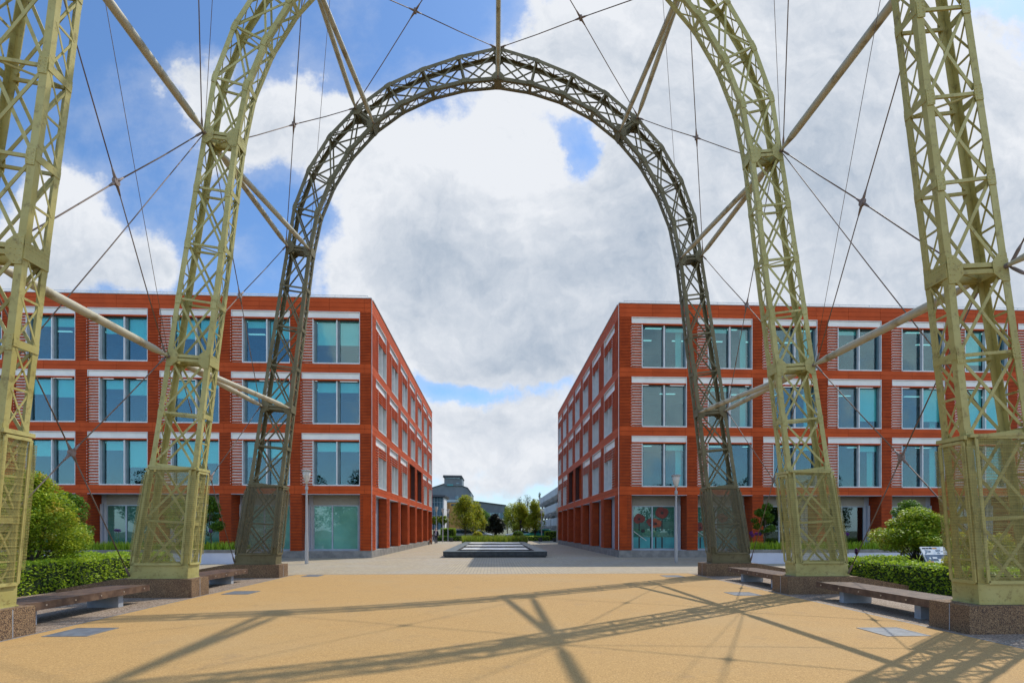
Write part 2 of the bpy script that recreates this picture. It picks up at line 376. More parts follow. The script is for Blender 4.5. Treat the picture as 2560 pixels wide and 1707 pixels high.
cover(6.18,12.5,.60,.6,'pale grey cover plate in the gravel near the middle right arch leg')
cover(6.1,17.3,.60,.6,'small pale cover plate at the far right end of the gravel')

# ------------------------------------------------------------------ lattice arches
CX=.13;T=.41
Lo=[(.16,18.04),(-1.18,17.69),(-2.42,17.23),(-3.59,16.65),(-4.67,15.80),(-5.54,14.86),(-6.23,13.72),(-6.70,12.46),(-6.92,11.10),(-7.13,9.82),(-7.34,8.47),(-7.55,7.15),(-7.76,5.74),(-7.96,4.43),(-8.15,3.19),(-8.36,1.83),(-8.60,.50)]
Li=[(.16,17.03),(-1.03,16.89),(-2.15,16.57),(-3.20,16.04),(-4.11,15.34),(-4.94,14.40),(-5.55,13.38),(-5.99,12.28),(-6.25,11.02),(-6.41,9.72),(-6.57,8.36),(-6.74,7.03),(-6.91,5.68),(-7.06,4.34),(-7.21,3.05),(-7.35,1.77),(-7.44,.50)]
YS=[7.72,12.57,17.5]
left_o=[(x,z) for x,z in Lo][::-1];left_i=[(x+(.05 if k<16 else 0),z) for k,(x,z) in enumerate(Li[::-1])]
left_i=[(x+.04 if j<16 else x,z) for j,(x,z) in enumerate([(a,b) for a,b in Li[::-1]])]
left_o[16]=(CX,left_o[16][1]);left_i[16]=(CX,left_i[16][1])
OUT=[Vector((x,0,z)) for x,z in left_o]+[Vector((2*CX-x,0,z)) for x,z in left_o[:16][::-1]]
INN=[Vector((x,0,z)) for x,z in left_i]+[Vector((2*CX-x,0,z)) for x,z in left_i[:16][::-1]]
STRUT={4,8,12,16,20,24,28}
def chord(pts,nrm,sgn,back,mat,parent):
    # L angle swept along pts; nrm[i] unit direction into the truss
    m=MB();w=.056
    prof=[(-w,0),(w,0),(w,.014),(-w+.014,.014),(-w+.014,.088),(-w,.088)]
    vs=[];n=len(prof);fs=[]
    for i,p in enumerate(pts):
        for a,b in prof:
            y=b if not back else T-b
            q=p+nrm[i]*a;vs.append((q.x,y,q.z))
    for i in range(len(pts)-1):
        for k in range(n):
            k2=(k+1)%n;fs.append((i*n+k,i*n+k2,(i+1)*n+k2,(i+1)*n+k))
    fs+= [tuple(range(n)),tuple((len(pts)-1)*n+k for k in range(n))]
    m.add(vs,fs);m.build('chord',mat,parent)
def arch(Y,mat,meshmat,label,riv):
    t=thing('lattice_arch',(0,Y,0),label=label,cat='steel arch',group='lattice arches of the airship hangar frame')
    n=len(OUT)
    no=[(INN[i]-OUT[i]).normalized() for i in range(n)];ni=[-v for v in no]
    for pts,nn in ((OUT,no),(INN,ni)):
        for back in (False,True): chord(pts,nn,1,back,mat,t)
    def tang(P,i):
        return (P[min(i+1,n-1)]-P[max(i-1,0)]).normalized()
    rest_g=MB();rest_d=MB()
    y_=lambda v,y:Vector((v.x,y,v.z))
    for i in range(n):
        st=i in STRUT
        # gusset plates
        for P,nn in ((OUT,no),(INN,ni)):
            tg=tang(P,i);gl=.125 if not st else .22;h=.085 if not st else .20
            if i in(0,n-1): gl=.12;h=.14
            poly=[(-gl,-.05),(gl,-.05),(gl,.075),(gl*.42,h),(-gl*.42,h),(-gl,.075)]
            for back in (0,1):
                mb=rest_g if back else MB()
                ya,yb=(T+.001,T+.013) if back else (-.013,-.001)
                f=lambda a,b,y:tuple(y_(P[i]+tg*a+nn[i]*b,y))
                mb.prism(poly,lambda a,b:f(a,b,ya),lambda a,b:f(a,b,yb))
                if not back:
                    if riv:
                        pts_=[(a,-.02) for a in (-.8,-.4,0,.4,.8)]+[(a,.05) for a in (-.8,-.4,0,.4,.8)]+[(-.3,.85),(.3,.85),(0,.6)]
                        for k,(a,b) in enumerate(pts_):
                            b2=b if k<10 else b*h
                            mb.rivet(f(a*gl,b2,-.013),(0,-1,0),.014)
                    mb.build('gusset_plate',mat,t)
        # cross bars
        for back in (0,1):
            mb=MB();y=.02 if not back else T-.02
            a,b=OUT[i]+no[i]*.03,INN[i]+ni[i]*.03
            if st:
                tg=tang(OUT,i)
                for o_ in (-.05,.05): mb.bar(y_(a+tg*o_,y),y_(b+tg*o_,y),.07,.035)
                mb.bar(y_(a,y+.03*(1 if not back else -1)),y_(b,y+.03*(1 if not back else -1)),.13,.01)
            else: mb.bar(y_(a,y),y_(b,y),.05,.03)
            mb.build('cross_bar',mat,t)
        # battens between front and back chord, with diaphragm bars
        for P,nn in ((OUT,no),(INN,ni)):
            mb=MB();tg=tang(P,i);hh=.13 if st else .055
            q=P[i]-nn[i]*.06
            mb.bar(y_(q,.0),y_(q,T),2*hh,.012,up=tuple(nn[i]))
            if st and riv:
                for k in range(8):
                    for s2 in (-.1,-.04,.04,.1):
                        r_=q+tg*s2-nn[i]*.006;mb.rivet((r_.x,.03+k*(T-.06)/7,r_.z),tuple(-nn[i]),.012)
            mb.build('batten_plate',mat,t)
            if st:
                mb=MB();q=P[i]+nn[i]*.07;mb.bar(y_(q,.02),y_(q,T-.02),.16,.012,up=(nn[i].x,0,nn[i].z));mb.build('diaphragm_plate',mat,t)
        if i%2==0 or st:
            mb=MB();mb.bar(y_(OUT[i]+no[i]*.08,.05),y_(INN[i]+ni[i]*.08,T-.05),.028,.015)
            if st: mb.bar(y_(OUT[i]+no[i]*.08,T-.05),y_(INN[i]+ni[i]*.08,.05),.04,.02)
            mb.build('diaphragm_bar',mat,t)
        if i==n-1: break
        # face diagonals
        for back in (0,1):
            y=.025 if not back else T-.025
            for A,B,dy in ((OUT[i],INN[i+1],.0),(INN[i],OUT[i+1],.014)):
                mb=rest_d if back else MB()
                d=(B-A).normalized()
                mb.bar(y_(A+d*.09,y+dy),y_(B-d*.09,y+dy),.05,.012)
                mb.bar(y_(A+d*.09+Vector((-d.z,0,d.x))*.024,y+dy+.02),y_(B-d*.09+Vector((-d.z,0,d.x))*.024,y+dy+.02),.01,.036)
                if not back: mb.build('diagonal_brace',mat,t)
        # side lacing (double cross per panel)
        for P,nn in ((OUT,no),(INN,ni)):
            mb=MB();A=P[i]-nn[i]*.045;B=P[i+1]-nn[i+1]*.045
            k=2
            for c in range(k):
                p=A.lerp(B,.05+.9*c/k);q=A.lerp(B,.05+.9*(c+1)/k)
                up=tuple(nn[i])
                mb.bar(y_(p,.05),y_(q,T-.05),.028,.009,up);mb.bar(y_(p-nn[i]*.01,T-.05),y_(q-nn[i]*.01,.05),.028,.009,up)
                if c: mb.bar(y_(p,.03),y_(p,T-.03),.034,.016,up)
                if riv: mb.rivet(tuple(y_(p.lerp(q,.5)-nn[i]*.016,T/2)),tuple(-nn[i]),.016)
            mb.build('side_lacing',mat,t)
    rest_g.build('gusset_plate',mat,t,kind='stuff');rest_d.build('diagonal_brace',mat,t,kind='stuff')
    # legs: base box and mesh screens
    for side in (0,1):
        o=OUT if side==0 else OUT[::-1];a=INN if side==0 else INN[::-1];sg=1 if side==0 else -1
        def PO(z): 
            for k in range(len(o)-1):
                if o[k].z<=z<=o[k+1].z: return o[k].lerp(o[k+1],(z-o[k].z)/(o[k+1].z-o[k].z))
            return o[0]
        def PI_(z):
            for k in range(len(a)-1):
                if a[k].z<=z<=a[k+1].z: return a[k].lerp(a[k+1],(z-a[k].z)/(a[k+1].z-a[k].z))
            return a[0]
        zb,zt=.50,.76
        x=[PO(.5).x-.07*sg,PI_(.5).x+.07*sg,PI_(zt).x+.07*sg,PO(zt).x-.07*sg]
        mb=MB()
        for y0,y1 in ((-.03,-.014),(T+.014,T+.03)):
            mb.prism([(x[0],zb-.04),(x[1],zb-.04),(x[2],zt),(x[3],zt)],lambda u,v:(u,y0,v),lambda u,v:(u,y1,v))
        for xa,xb in ((x[0],x[3]),(x[1],x[2])):
            s_=-1 if xa==x[0] else 1
            mb.prism([(xa,zb-.04),(xa+.014*s_*sg,zb-.04),(xb+.014*s_*sg,zt),(xb,zt)],lambda u,v:(u,-.029,v),lambda u,v:(u,T+.029,v))
        mb.box(min(x[0],x[1])-.03,max(x[0],x[1])+.03,-.05,T+.05,zb-.055,zb-.035)
        if riv:
            for k in range(15):
                u=x[0]+(x[1]-x[0])*(k+.5)/15;mb.rivet((u,-.03,zb+.01),(0,-1,0),.015)
            for k in range(6):
                mb.rivet((x[1]+.014*sg,.0+k*T/5,zb+.01),(sg,0,0),.015)
        mb.build('base_box',mat,t)
        mb=MB()
        for u in (x[0]+.2*sg,x[1]-.25*sg,x[1]-.03*sg): mb.box(u-.07,u+.07,.02,T-.02,.435,zb-.056)
        mb.build('foot_plate',M['steel'],t)
        zt1=3.06
        def screen(q,name='mesh_screen',rods=True,nrm=(0,-1,0)):
            # q: 4 corners bottom-left,bottom-right,top-right,top-left
            q=[Vector(p) for p in q];sh=MB()
            sh.add(q,[(0,1,2,3)])
            s=sh.build(name,meshmat,t)
            fr=MB();nv=Vector(nrm)
            for k in range(4):
                fr.bar(q[k]+nv*.008,q[(k+1)%4]+nv*.008,.05,.022,up=nrm)
            fr.build('screen_frame',mat,s)
            if rods:
                rd=MB();nr=int((q[3]-q[0]).length/.115)
                for k in range(1,nr):
                    f=k/nr;rd.bar((q[0].lerp(q[3],f))+nv*.012,(q[1].lerp(q[2],f))+nv*.012,.004,.006,up=nrm)
                rd.build('mesh_rod',mat,s)
        zt0=zt+.03
        for yy_,nrm in ((-.05,(0,-1,0)),(T+.05,(0,1,0))):
            screen([(PO(zt0).x-.02*sg,yy_,zt0),(PI_(zt0).x-.06*sg,yy_,zt0),(PI_(zt1).x-.06*sg,yy_,zt1),(PO(zt1).x-.02*sg,yy_,zt1)],nrm=nrm)
        z0,z1=1.0,2.92
        screen([(PI_(zt0).x+.10*sg,-.0,zt0),(PI_(zt0).x+.10*sg,T,zt0),(PI_(2.98).x+.10*sg,T,2.98),(PI_(2.98).x+.10*sg,0,2.98)],nrm=(sg,0,0))
        screen([(PO(zt0).x-.10*sg,0,zt0),(PO(zt0).x-.10*sg,T,zt0),(PO(2.98).x-.10*sg,T,2.98),(PO(2.98).x-.10*sg,0,2.98)],nrm=(-sg,0,0))
        # corner guards
        for PP,s_ in ((PI_,sg),(PO,-sg)):
            for yy_,n_ in ((-.09,(0,-1,0)),(T+.09,(0,1,0))):
                mb=MB();mb.quad((PP(z0).x-.05*s_,yy_,z0),(PP(z0).x+.13*s_,yy_,z0),(PP(z1).x+.13*s_,yy_,z1),(PP(z1).x-.05*s_,yy_,z1))
                mb.quad((PP(z0).x+.13*s_,yy_,z0),(PP(z0).x+.13*s_,yy_+(.09 if yy_<0 else -.09),z0),(PP(z1).x+.13*s_,yy_+(.09 if yy_<0 else -.09),z1),(PP(z1).x+.13*s_,yy_,z1))
                cg=mb.build('corner_guard',meshmat,t)
        # top cap ledge of the screens
        mb=MB();A,B=PO(3.1),PI_(3.1)
        mb.bar((A.x-.05*sg,-.045,A.z+.02),(B.x+.04*sg,-.045,B.z-.03),.05,.07,up=(0,1,0));mb.bar((A.x-.05*sg,T+.045,A.z+.02),(B.x+.04*sg,T+.045,B.z-.03),.05,.07,up=(0,1,0))
        mb.bar((B.x+.09*sg,-.05,B.z-.05),(B.x+.09*sg,T+.05,B.z-.05),.06,.05,up=(1,0,0));mb.bar((A.x-.09*sg,-.05,A.z-.05),(A.x-.09*sg,T+.05,A.z-.05),.06,.05,up=(1,0,0))
        mb.build('screen_cap',mat,t)
    return t
arch(YS[0],M['near'],M['mesh_near'],'nearest cream-olive lattice arch, its two legs at the left and right edges of the view',True)
arch(YS[1],M['mid'],M['mesh_near'],'middle cream-olive lattice arch, its crown above the view',True)
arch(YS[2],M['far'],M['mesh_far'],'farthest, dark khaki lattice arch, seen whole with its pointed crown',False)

# ------------------------------------------------------------------ pedestals
def pedestal(side,Y,label):
    s=-1 if side=='L' else 1
    xi=7.15 if s<0 else 7.30
    t=MB();y0,y1=Y-.15,Y+.58
    top=.44
    pts=[]
    # main block
    xs=[xi,xi+1.8]
    t.box(min(s*xs[0],s*xs[1]),max(s*xs[0],s*xs[1]),y0,y1,0,top)
    # sloping tail narrowing outwards
    x1,x2=xi+1.801,xi+3.3
    v=[(s*x1,y0+.001,0),(s*x2,y0+.25,0),(s*x2,y1-.15,0),(s*x1,y1-.001,0),(s*x1,y0+.001,top),(s*x2,y0+.25,.18),(s*x2,y1-.15,.18),(s*x1,y1-.001,top)]
    t.add(v,[(0,1,2,3),(4,5,6,7),(0,1,5,4),(1,2,6,5),(2,3,7,6),(3,0,4,7)])
    o=t.build('pedestal',M['agg_ped'],label=label,cat='plinth block',group='aggregate pedestals under the arch legs')
    j=MB();j.box(s*xi-.003 if s>0 else s*xi-.001,s*xi+.001 if s>0 else s*xi+.003,y0+.34,y0+.352,0.01,top-.01);j.build('joint_line',M['concrete'],o)
    return o
names={'L':'left','R':'right'}
for nm,Y in zip(('nearest','middle','farthest'),YS):
    for sd in 'LR':
        pedestal(sd,Y,'low brown pebble-concrete pedestal under the %s leg of the %s arch'%(names[sd],nm))

# ------------------------------------------------------------------ struts
def tube(a,b,label,r=.075):
    a=Vector(a);b=Vector(b);L=(b-a).length;d=(b-a)/L
    t=thing('strut_tube',tuple(a),label=label,cat='tube',group='round struts between the arches')
    m=MB();c=.55
    pts=[Vector((0,0,0)),d*.06,d*c,d*(L-c),d*(L-.06),d*L]
    m.tube(pts,[.025,.03,r,r,.03,.025],14);m.build('pipe',M['tube'],t,smooth=True)
    m=MB()
    for q in (Vector((0,0,0)),d*L):
        m.tube([q-d*.05,q+d*.07],.04,8)
    m.build('end_pin',M['hub'],t)
def node(P,i,k,front): # arch k
    v=P[i];return (v.x,YS[k]+(-.02 if front else T+.02),v.z)
lv={4:'low',8:'middle-height',12:'upper'}
Y3=YS[0]-4.9
for sd,idx in (('left',(4,8,12)),('right',(28,24,20))):
    for i in idx:
        hN=lv[i if i<16 else 32-i]
        p=OUT[i]
        tube(node(OUT,i,0,False),node(OUT,i,1,True),'%s %s thick round strut from the nearest to the middle arch'%(hN,sd),.085)
        tube(node(OUT,i,1,False),node(OUT,i,2,True),'%s %s strut from the middle arch to the outer edge of the far arch'%(hN,sd))
        tube(node(OUT,i,1,False),node(INN,i,2,True),'%s %s strut from the middle arch to the inner edge of the far arch'%(hN,sd))
        if i in(4,28) : tube((p.x,Y3,p.z),node(OUT,i,0,True),'%s %s strut reaching the nearest arch from the camera side'%(hN,sd),.085)
p=OUT[16];q=INN[16]
tube((p.x,YS[1]+T+.02,p.z),(p.x,YS[2]-.02,p.z),'crown strut hanging centrally over the peak of the dark far arch')
tube((p.x,YS[1]+T+.02,p.z-.02),(q.x,YS[2]-.04,q.z),'crown strut running centrally down to the underside of the dark far arch')
# ------------------------------------------------------------------ cables
def xbrace(i0,i1,k,label):
    # corners: arch k back & arch k+1 front at chord nodes i0,i1
    if k>=0: A0,A1=Vector(node(OUT,i0,k,False)),Vector(node(OUT,i1,k,False))
    else: A0,A1=Vector((OUT[i0].x,Y3,OUT[i0].z)),Vector((OUT[i1].x,Y3,OUT[i1].z))
    B0,B1=Vector(node(OUT,i0,k+1,True)),Vector(node(OUT,i1,k+1,True))
    n_=((A0+A1)/2-Vector((CX,0,8)));s=1 if n_.x>0 else -1
    for v in (A0,A1,B0,B1): v.x+=s*.06
    h=(A0+A1+B0+B1)/4
    t=thing('cable_brace',tuple(h),label=label,cat='cable cross',group='crossed tie cables between the arches')
    for c in (A0,A1,B0,B1):
        m=MB();d=(c-h);L=d.length;d/=L;sag=Vector((0,0,-.02))
        m.tube([d*.12,d*L*.5+sag,d*(L-.1)],.0125,6);m.build('cable',M['cable'],t,smooth=True)
        m=MB();m.tube([d*.03,d*.1,d*.24],[.03,.028,.014],8);m.build('cable_socket',M['hub'],t,smooth=True);m=MB();m.tube([d*(L-.32),d*(L-.24),d*(L-.08),d*L],[.014,.026,.026,.016],8);m.build('turnbuckle',M['hub'],t,smooth=True)
    m=MB();m.tube([(-.03,0,0),(.03,0,0)],.075,10);m.build('hub',M['hub'],t)
segs=[(0,4,'lowest'),(4,8,'second-level'),(8,12,'third-level'),(12,16,'topmost')]
for a,b,nm in segs:
    for k,bn in ((0,'nearest and middle'),(1,'middle and far')):
        if k==0 and a==12: continue
        xbrace(a,b,k,'%s cable cross on the left side between the %s arches'%(nm,bn))
        xbrace(32-a,32-b,k,'%s cable cross on the right side between the %s arches'%(nm,bn))
for i0,i1,nm in ((4,8,'left'),(28,24,'right')):
    xbrace(i0,i1,-1,'cable cross on the camera side of the nearest arch, %s'%nm)
xbrace(32,28,-1,'low cable cross on the camera side of the nearest arch, right')
def stay(a,b,label,r=.010):
    a=Vector(a);b=Vector(b);m=MB();m.tube([tuple(Vector((0,0,0))),tuple((b-a)/2+Vector((0,0,-.03))),tuple(b-a)],r,6)
    o=m.build('stay_cable',M['cable'],smooth=True,label=label,cat='cable',group='single thin stay cables');o.location=a
for s_,i8,i4,i2,nm in ((1,8,4,2,'left'),(-1,24,28,30,'right')):
    stay(node(OUT,i8,1,True),node(OUT,i2,0,False),'thin stay from the middle arch shoulder slanting down to the nearest %s leg'%nm)
    i12=12 if i8==8 else 20
    stay(node(OUT,i8,1,True),node(INN,i12,0,False),'very thin stay rising from the middle arch %s shoulder to the nearest arch'%nm,.006)
    stay(node(INN,i8,2,True),node(INN,i12,1,False),'very thin stay rising from the far arch %s shoulder to the middle arch'%nm,.006)
    stay(node(OUT,i4,1,True),node(INN,i8,0,False),'very thin stay from the middle arch %s knee to the nearest arch'%nm,.006)

# ------------------------------------------------------------------ benches
def bench(s,y0,y1,label):
    x0=7.72 if s<0 else 7.62
    wdt=.70
    t=thing('slatted_bench',(s*x0,y0,0),label=label,cat='bench',group='low timber benches between the pedestals')
    L=y1-y0
    m=MB();n=6
    for k in range(n):
        a=k*wdt/n;m.box(min(s*(a+.006),s*(a+wdt/n-.006)),max(s*(a+.006),s*(a+wdt/n-.006)),0.01+.0*k,L-.28*(k/n)*.6,.335,.39)
    m.build('slat',M['timber'],t)
    m=MB();m.box(min(-.0,s*-.045),max(0,s*-.045),0,L,.255,.392);m.build('side_rail',M['timber'],t)
    m=MB();m.box(min(s*wdt,s*(wdt+.045)),max(s*wdt,s*(wdt+.045)),0,L-.2,.255,.392);m.build('side_rail',M['timber'],t)
    for y in (.65,L-.75):
        m=MB();m.box(min(s*.05,s*.68),max(s*.05,s*.68),y-.07,y+.07,0,.334);m.build('support',M['concrete'],t)
    for k in range(6):
        m=MB();m.tube([(-s*.046,.18+k*(L-.36)/5,.325),(-s*.052,.18+k*(L-.36)/5,.325)],.016,8);m.build('bolt',M['steel'],t)
bench(-1,8.32,11.75,'dark timber bench on pale blocks, between the nearest and middle left pedestals')
bench(1,8.32,11.75,'dark timber bench on pale blocks, between the nearest and middle right pedestals')
bench(-1,13.17,16.3,'farther dark timber bench between the middle and farthest left pedestals')
bench(1,13.17,16.3,'farther dark timber bench between the middle and farthest right pedestals')

# ------------------------------------------------------------------ office buildings
YF=29.2;YE=57.3;ZR=14.62
ROWS=[(10.93,13.82),(7.54,10.39),(4.09,6.99)]   # window bottom, panel top
def ribs(mb,u0,u1,v0,v1,P,pitch=.0845,h=.050,d=.045):
    n=int(round((v1-v0)/pitch));pitch=(v1-v0)/n
    for k in range(n):
        v=v0+k*pitch;mb.box(u0,u1,v+.012,v+.012+h,0,d,P)
def office(s,label):
    XC=-6.93 if s<0 else 7.20
    XO=s*46
    t=thing('office_building',(XC,YF,0),label=label,cat='office building',group='terracotta office buildings')
    o=Vector((XC,YF,0))
    def PF(u,v,d): return (u-o.x,YF-d-o.y,v)      # front, u = world x
    def PS(u,v,d): return (XC-s*d-o.x,u-o.y,v)    # street side, u = world y
    rib=MB();tile=MB();joint=MB();refl=MB()
    # --- bays
    if s<0: fb=[(-7.55-3.87*k-3.22,-7.55-3.87*k) for k in range(8)]
    else: fb=[(7.91+3.87*k,7.91+3.87*k+3.22) for k in range(8)]
    fb.sort()
    sb=[(YF+1.0+3.97*k,YF+1.0+3.97*k+2.95) for k in range(7)]
    for P,bays,lo,hi,side in ((PF,fb,min(XC,XO),max(XC,XO),0),(PS,sb,YF,YE,1)):
        # horizontal bands of smooth tiles
        bands=[(13.82,ZR-.02),(10.39,10.93),(6.99,7.54),(3.59,4.09)]
        for v0,v1 in bands:
            joint.box(lo+.0,hi-.0,v0,v1,-.34,0,P) if side==0 else joint.box(lo+.003,hi,v0,v1,-.34,-.001,P)
            nc=3 if v1-v0>.6 else 2
            tile=MB()
            hh=(v1-v0)/nc
            for c in range(nc):
                u=lo
                off=0
                step=1.935
                n=int((hi-lo)/step)+1
                for k in range(n):
                    a=lo+k*step+.006;b=min(lo+(k+1)*step,hi)-.006
                    if b>a: tile.box(a,b,v0+c*hh+.007,v0+(c+1)*hh-.007,.0,.035,P)
            tile.build('tile_band',M['terra_tile'],t)
        # piers (ribbed)
        edges=[lo]+[e for b in bays for e in b]+[hi]
        piers=[(edges[2*i],edges[2*i+1]) for i in range(len(edges)//2)]
        for a,b in piers:
            if b-a<.05: continue
            for v0,v1 in ((10.93,13.82),(7.54,10.39),(4.09,6.99),(.42,3.59)):
                joint.box(a+.004,b-.004,v0,v1,-.33,-.002,P)
                ribs(rib,a,b,v0,v1,P)
        # deep returns of the ground floor piers
        for a,b in piers:
            if b-a>3: continue
            joint.box(a+.02,b-.02,.42,3.59,-1.15 if side==0 else -.46,-.331,P)
            for e_,sg in ((a,-1),(b,1)):
                n=37
                for k in range(n):
                    v=.43+k*.0852
                    rib.box(min(e_,e_-sg*.03)+0,max(e_,e_-sg*.03),v,v+.055,-1.0 if side==0 else -.45,-.003,P)
        if side==0: joint.box(lo,hi,.06,.41,-.5,-.45,P)
    rib.build('ribbed_cladding',M['terra'],t);joint.build('wall',M['joint'],t)
    # plinth
    m=MB();m.box(min(XC,XO)-o.x,max(XC,XO)-o.x,-.03,.4,0,.41)
    xa,xb=(XC-1.2,XC+.03) if s<0 else (XC-.03,XC+1.2)
    m.box(xa-o.x,xb-o.x,-.026,YE-YF-.002,0,.40) ;m.build('plinth',M['plinth'],t)
    # roof + coping + rail
    m=MB();m.box(min(XC,XO)-o.x,max(XC,XO)-o.x,.1,YE-YF,ZR-.35,ZR-.1);m.build('roof',M['roofing'],t)
    m=MB();m.box(min(XC,XO)-.04-o.x,max(XC,XO)+.04-o.x,-.08,.25,ZR-.02,ZR+.03)
    xa,xb=(XC-.25,XC+.08) if s<0 else (XC-.08,XC+.25)
    m.box(xa-o.x,xb-o.x,.251,YE-YF,ZR-.02,ZR+.03);m.build('coping',M['alu'],t)
    m=MB();n=22
    ra=min(XC,XO)-o.x+.3;rb=max(XC,XO)-o.x-.2
    m.bar((ra,.06,ZR+.17),(rb,.06,ZR+.17),.035,.035)
    for k in range(n): x=ra+(rb-ra)*k/(n-1);m.bar((x,.06,ZR+.02),(x,.06,ZR+.17),.03,.03)
    m.build('roof_rail',M['alu'],t)
    # interiors: slabs and back walls
    m=MB()
    for z0,z1 in ((3.62,4.02),(7.05,7.45),(10.45,10.85),(13.9,14.2)):
        m.box(min(XC,XO)-o.x+.36,max(XC,XO)-o.x-.36,.36,7,z0,z1)
        m.box((-7 if s<0 else .36),(-.36 if s<0 else 7),7.001,YE-YF-.4,z0,z1)
    m.build('floor_slab',M['slab'],t)
    m=MB();m.box(min(XC,XO)-o.x+.4,max(XC,XO)-o.x-.4,6.4,6.5,.4,14)
    x_=-4.2 if s<0 else 4.2;m.box(x_-.05,x_+.05,6.6,YE-YF-.3,.4,14)
    m.box(min(XC,XO)-o.x,max(XC,XO)-o.x,YE-YF-.2,YE-YF,0,ZR-.1);m.build('inner_wall',M['room'],t)
    m=MB()
    for k in range(3):
        for j in range(13):
            x=fb[0][0]+1+2.35*j+ (0 if k%2 else .8);z=(13.88,10.43,7.03)[k]
            for y in (1.6,3.6): m.box(x-o.x-.5,x-o.x+.5,y,y+.16,z-.03,z-.005)
    m.build('ceiling_light',M['ceil_light'],t)
    # --- windows
    RB=random.Random(5 if s<0 else 9)
    for bi,(a,b) in enumerate(fb if s>0 else fb[::-1]):
        for ri,(v0,v1) in enumerate(ROWS):
            gl=a+.62     # louvre zone then glazing
            fr=MB();fr.box(a,b,v1-.34,v1-.02,-.06,.0,PF)
            w_=fr.build('window',M['white_panel'],t)
            m=MB()
            # outer trim, glazing frame, mullion
            m.box(a-.0,b,v1-.022,v1+.012,-.05,.05,PF);m.box(b-.03,b,v0,v1-.02,-.14,.045,PF);m.box(a,a+.03,v1-.34,v1-.02,-.05,.045,PF)
            m.box(gl-.03,gl+.015,v0,v1-.36,-.20,.03,PF);m.box(gl,b,v0-.03,v0+.035,-.20,.05,PF)
            mid=(gl+b)/2;m.box(mid-.035,mid+.03,v0,v1-.44,-.20,-.02,PF)
            m.build('frame',M['alu'],w_)
            m=MB();m.box(gl+.016,gl+.12,v0+.036,v1-.42,-.26,-.17,PF);m.box(mid+.031,mid+.13,v0+.036,v1-.42,-.26,-.15,PF);m.box(b-.10,b-.031,v0+.036,v1-.42,-.26,-.15,PF)
            m.box(gl+.121,b-.1,v1-.47,v1-.421,-.26,-.2,PF)
            m.build('inner_frame',M['fin'],w_)
            m=MB();m.box(a,b,v1-.42,v1-.345,-.1,.035,PF);m.build('lintel_tile',M['terra_tile'],w_)
            for x0,x1 in ((gl+.015,mid-.035),(mid+.03,b-.03)):
                m=MB();m.box(x0,x1,v0+.03,v1-.42,-.235,-.225,PF);m.build('pane',M['glass'],w_)
            # louvre
            m=MB();m.box(a,gl-.03,v0,v1-.42,-.075,-.05,PF);m.build('louvre_panel',M['louvre_back'],w_)
            m=MB();nn=15
            for k in range(nn):
                v=v0+.05+k*(v1-.42-v0-.05)/nn;m.box(a-.03,gl-.032,v,v+.062,-.02,.03,PF)
            m.build('louvre_slat',M['terra'],w_)
            m=MB()
            for k in range(nn):
                v=v0+.05+k*(v1-.42-v0-.05)/nn;m.box(a-.045,a-.02,v+.01,v+.05,.0,.05,PF)
            m.build('slat_clip',M['alu'],w_)
            # blinds
            hgt=v1-.42-v0
            for q,(x0,x1) in enumerate(((gl+.16,mid-.05),(mid+.10,b-.08))):
                if s<0: f=RB.choice((.42,.22,.5,.62,.45,.18,.36))
                else: f=RB.choice((0,0,.14,0,.12,0,.8)) 
                if s>0 and bi==6-1 and ri==1: f=1
                if s<0 and bi==0: f=(.55,.25,.22)[ri]
                if q and s<0 : f=max(.1,f+RB.choice((0,0,0,.15)))
                if f>0:
                    m=MB();m.box(x0,x1,v1-.43-f*hgt,v1-.43,-.275,-.265,PF);m.build('blind',M['blind'],w_)
            if s>0 and RB.random()<.6:
                m=MB();x=b-.45;mm=[]
                for k in range(5): m.tube([PF(x+k*.07,v0+.05,-.5),PF(x+k*.07,v1-.5,-.5)],.04,6)
                m.build('curtain',M['blind'],w_)
    for bi,(a,b) in enumerate(sb):
        for ri,(v0,v1) in enumerate(ROWS):
            if ri==2 and bi in (3,4):   # open loggia bays
                m=MB();m.box(a,b,v0,v1,-.7,-.6,PS);m.box(a,a+.02,v0,v1,-.6,-.35,PS)
                m.box(a,b,v0-.02,v0+.03,-.6,.05,PS);m.build('loggia_lining',M['reveal'],t)
                m=MB();n=34
                for k in range(n):
                    v=v0+.04+k*(v1-v0-.05)/n;m.box(b-.02,b+.0,v,v+.05,-.6,-.34,PS)
                m.box(b+.001,b+.05,v0,v1,-.6,-.34,PS)
                m.build('loggia_ribs',M['terra'],t);continue
            fr=MB();fr.box(a,b,v1-.40,v1-.02,-.12,-.06,PS);w_=fr.build('window',M['white_panel'],t)
            m=MB();m.box(a,b,v1-.02,v1+.01,-.3,.045,PS);m.box(b-.03,b,v0,v1-.02,-.3,.04,PS)
            gl=a+.75;mid=(gl+b)/2
            m.box(gl-.03,gl+.05,v0,v1-.42,-.2,.02,PS);m.box(gl,b,v0-.03,v0+.03,-.3,.05,PS);m.box(mid-.04,mid+.04,v0,v1-.5,-.25,0,PS)
            m.build('frame',M['alu'],w_)
            for x0,x1 in ((gl+.05,mid-.04),(mid+.04,b-.03)):
                m=MB();m.box(x0,x1,v0+.03,v1-.42,-.235,-.225,PS);m.build('pane',M['glass_side'],w_)
            m=MB()
            for k in range(16):
                v=v0+.05+k*(v1-.45-v0)/16
                m.box(a-.03,(gl-.04 if v<v1-1.15 else b),v,v+.07,-.04,.035,PS)
            m.build('louvre_slat',M['terra'],w_)
            m=MB();m.box(a,gl-.03,v0,v1-.42,-.30,-.28,PS);m.build('louvre_panel',M['louvre_back'],w_)
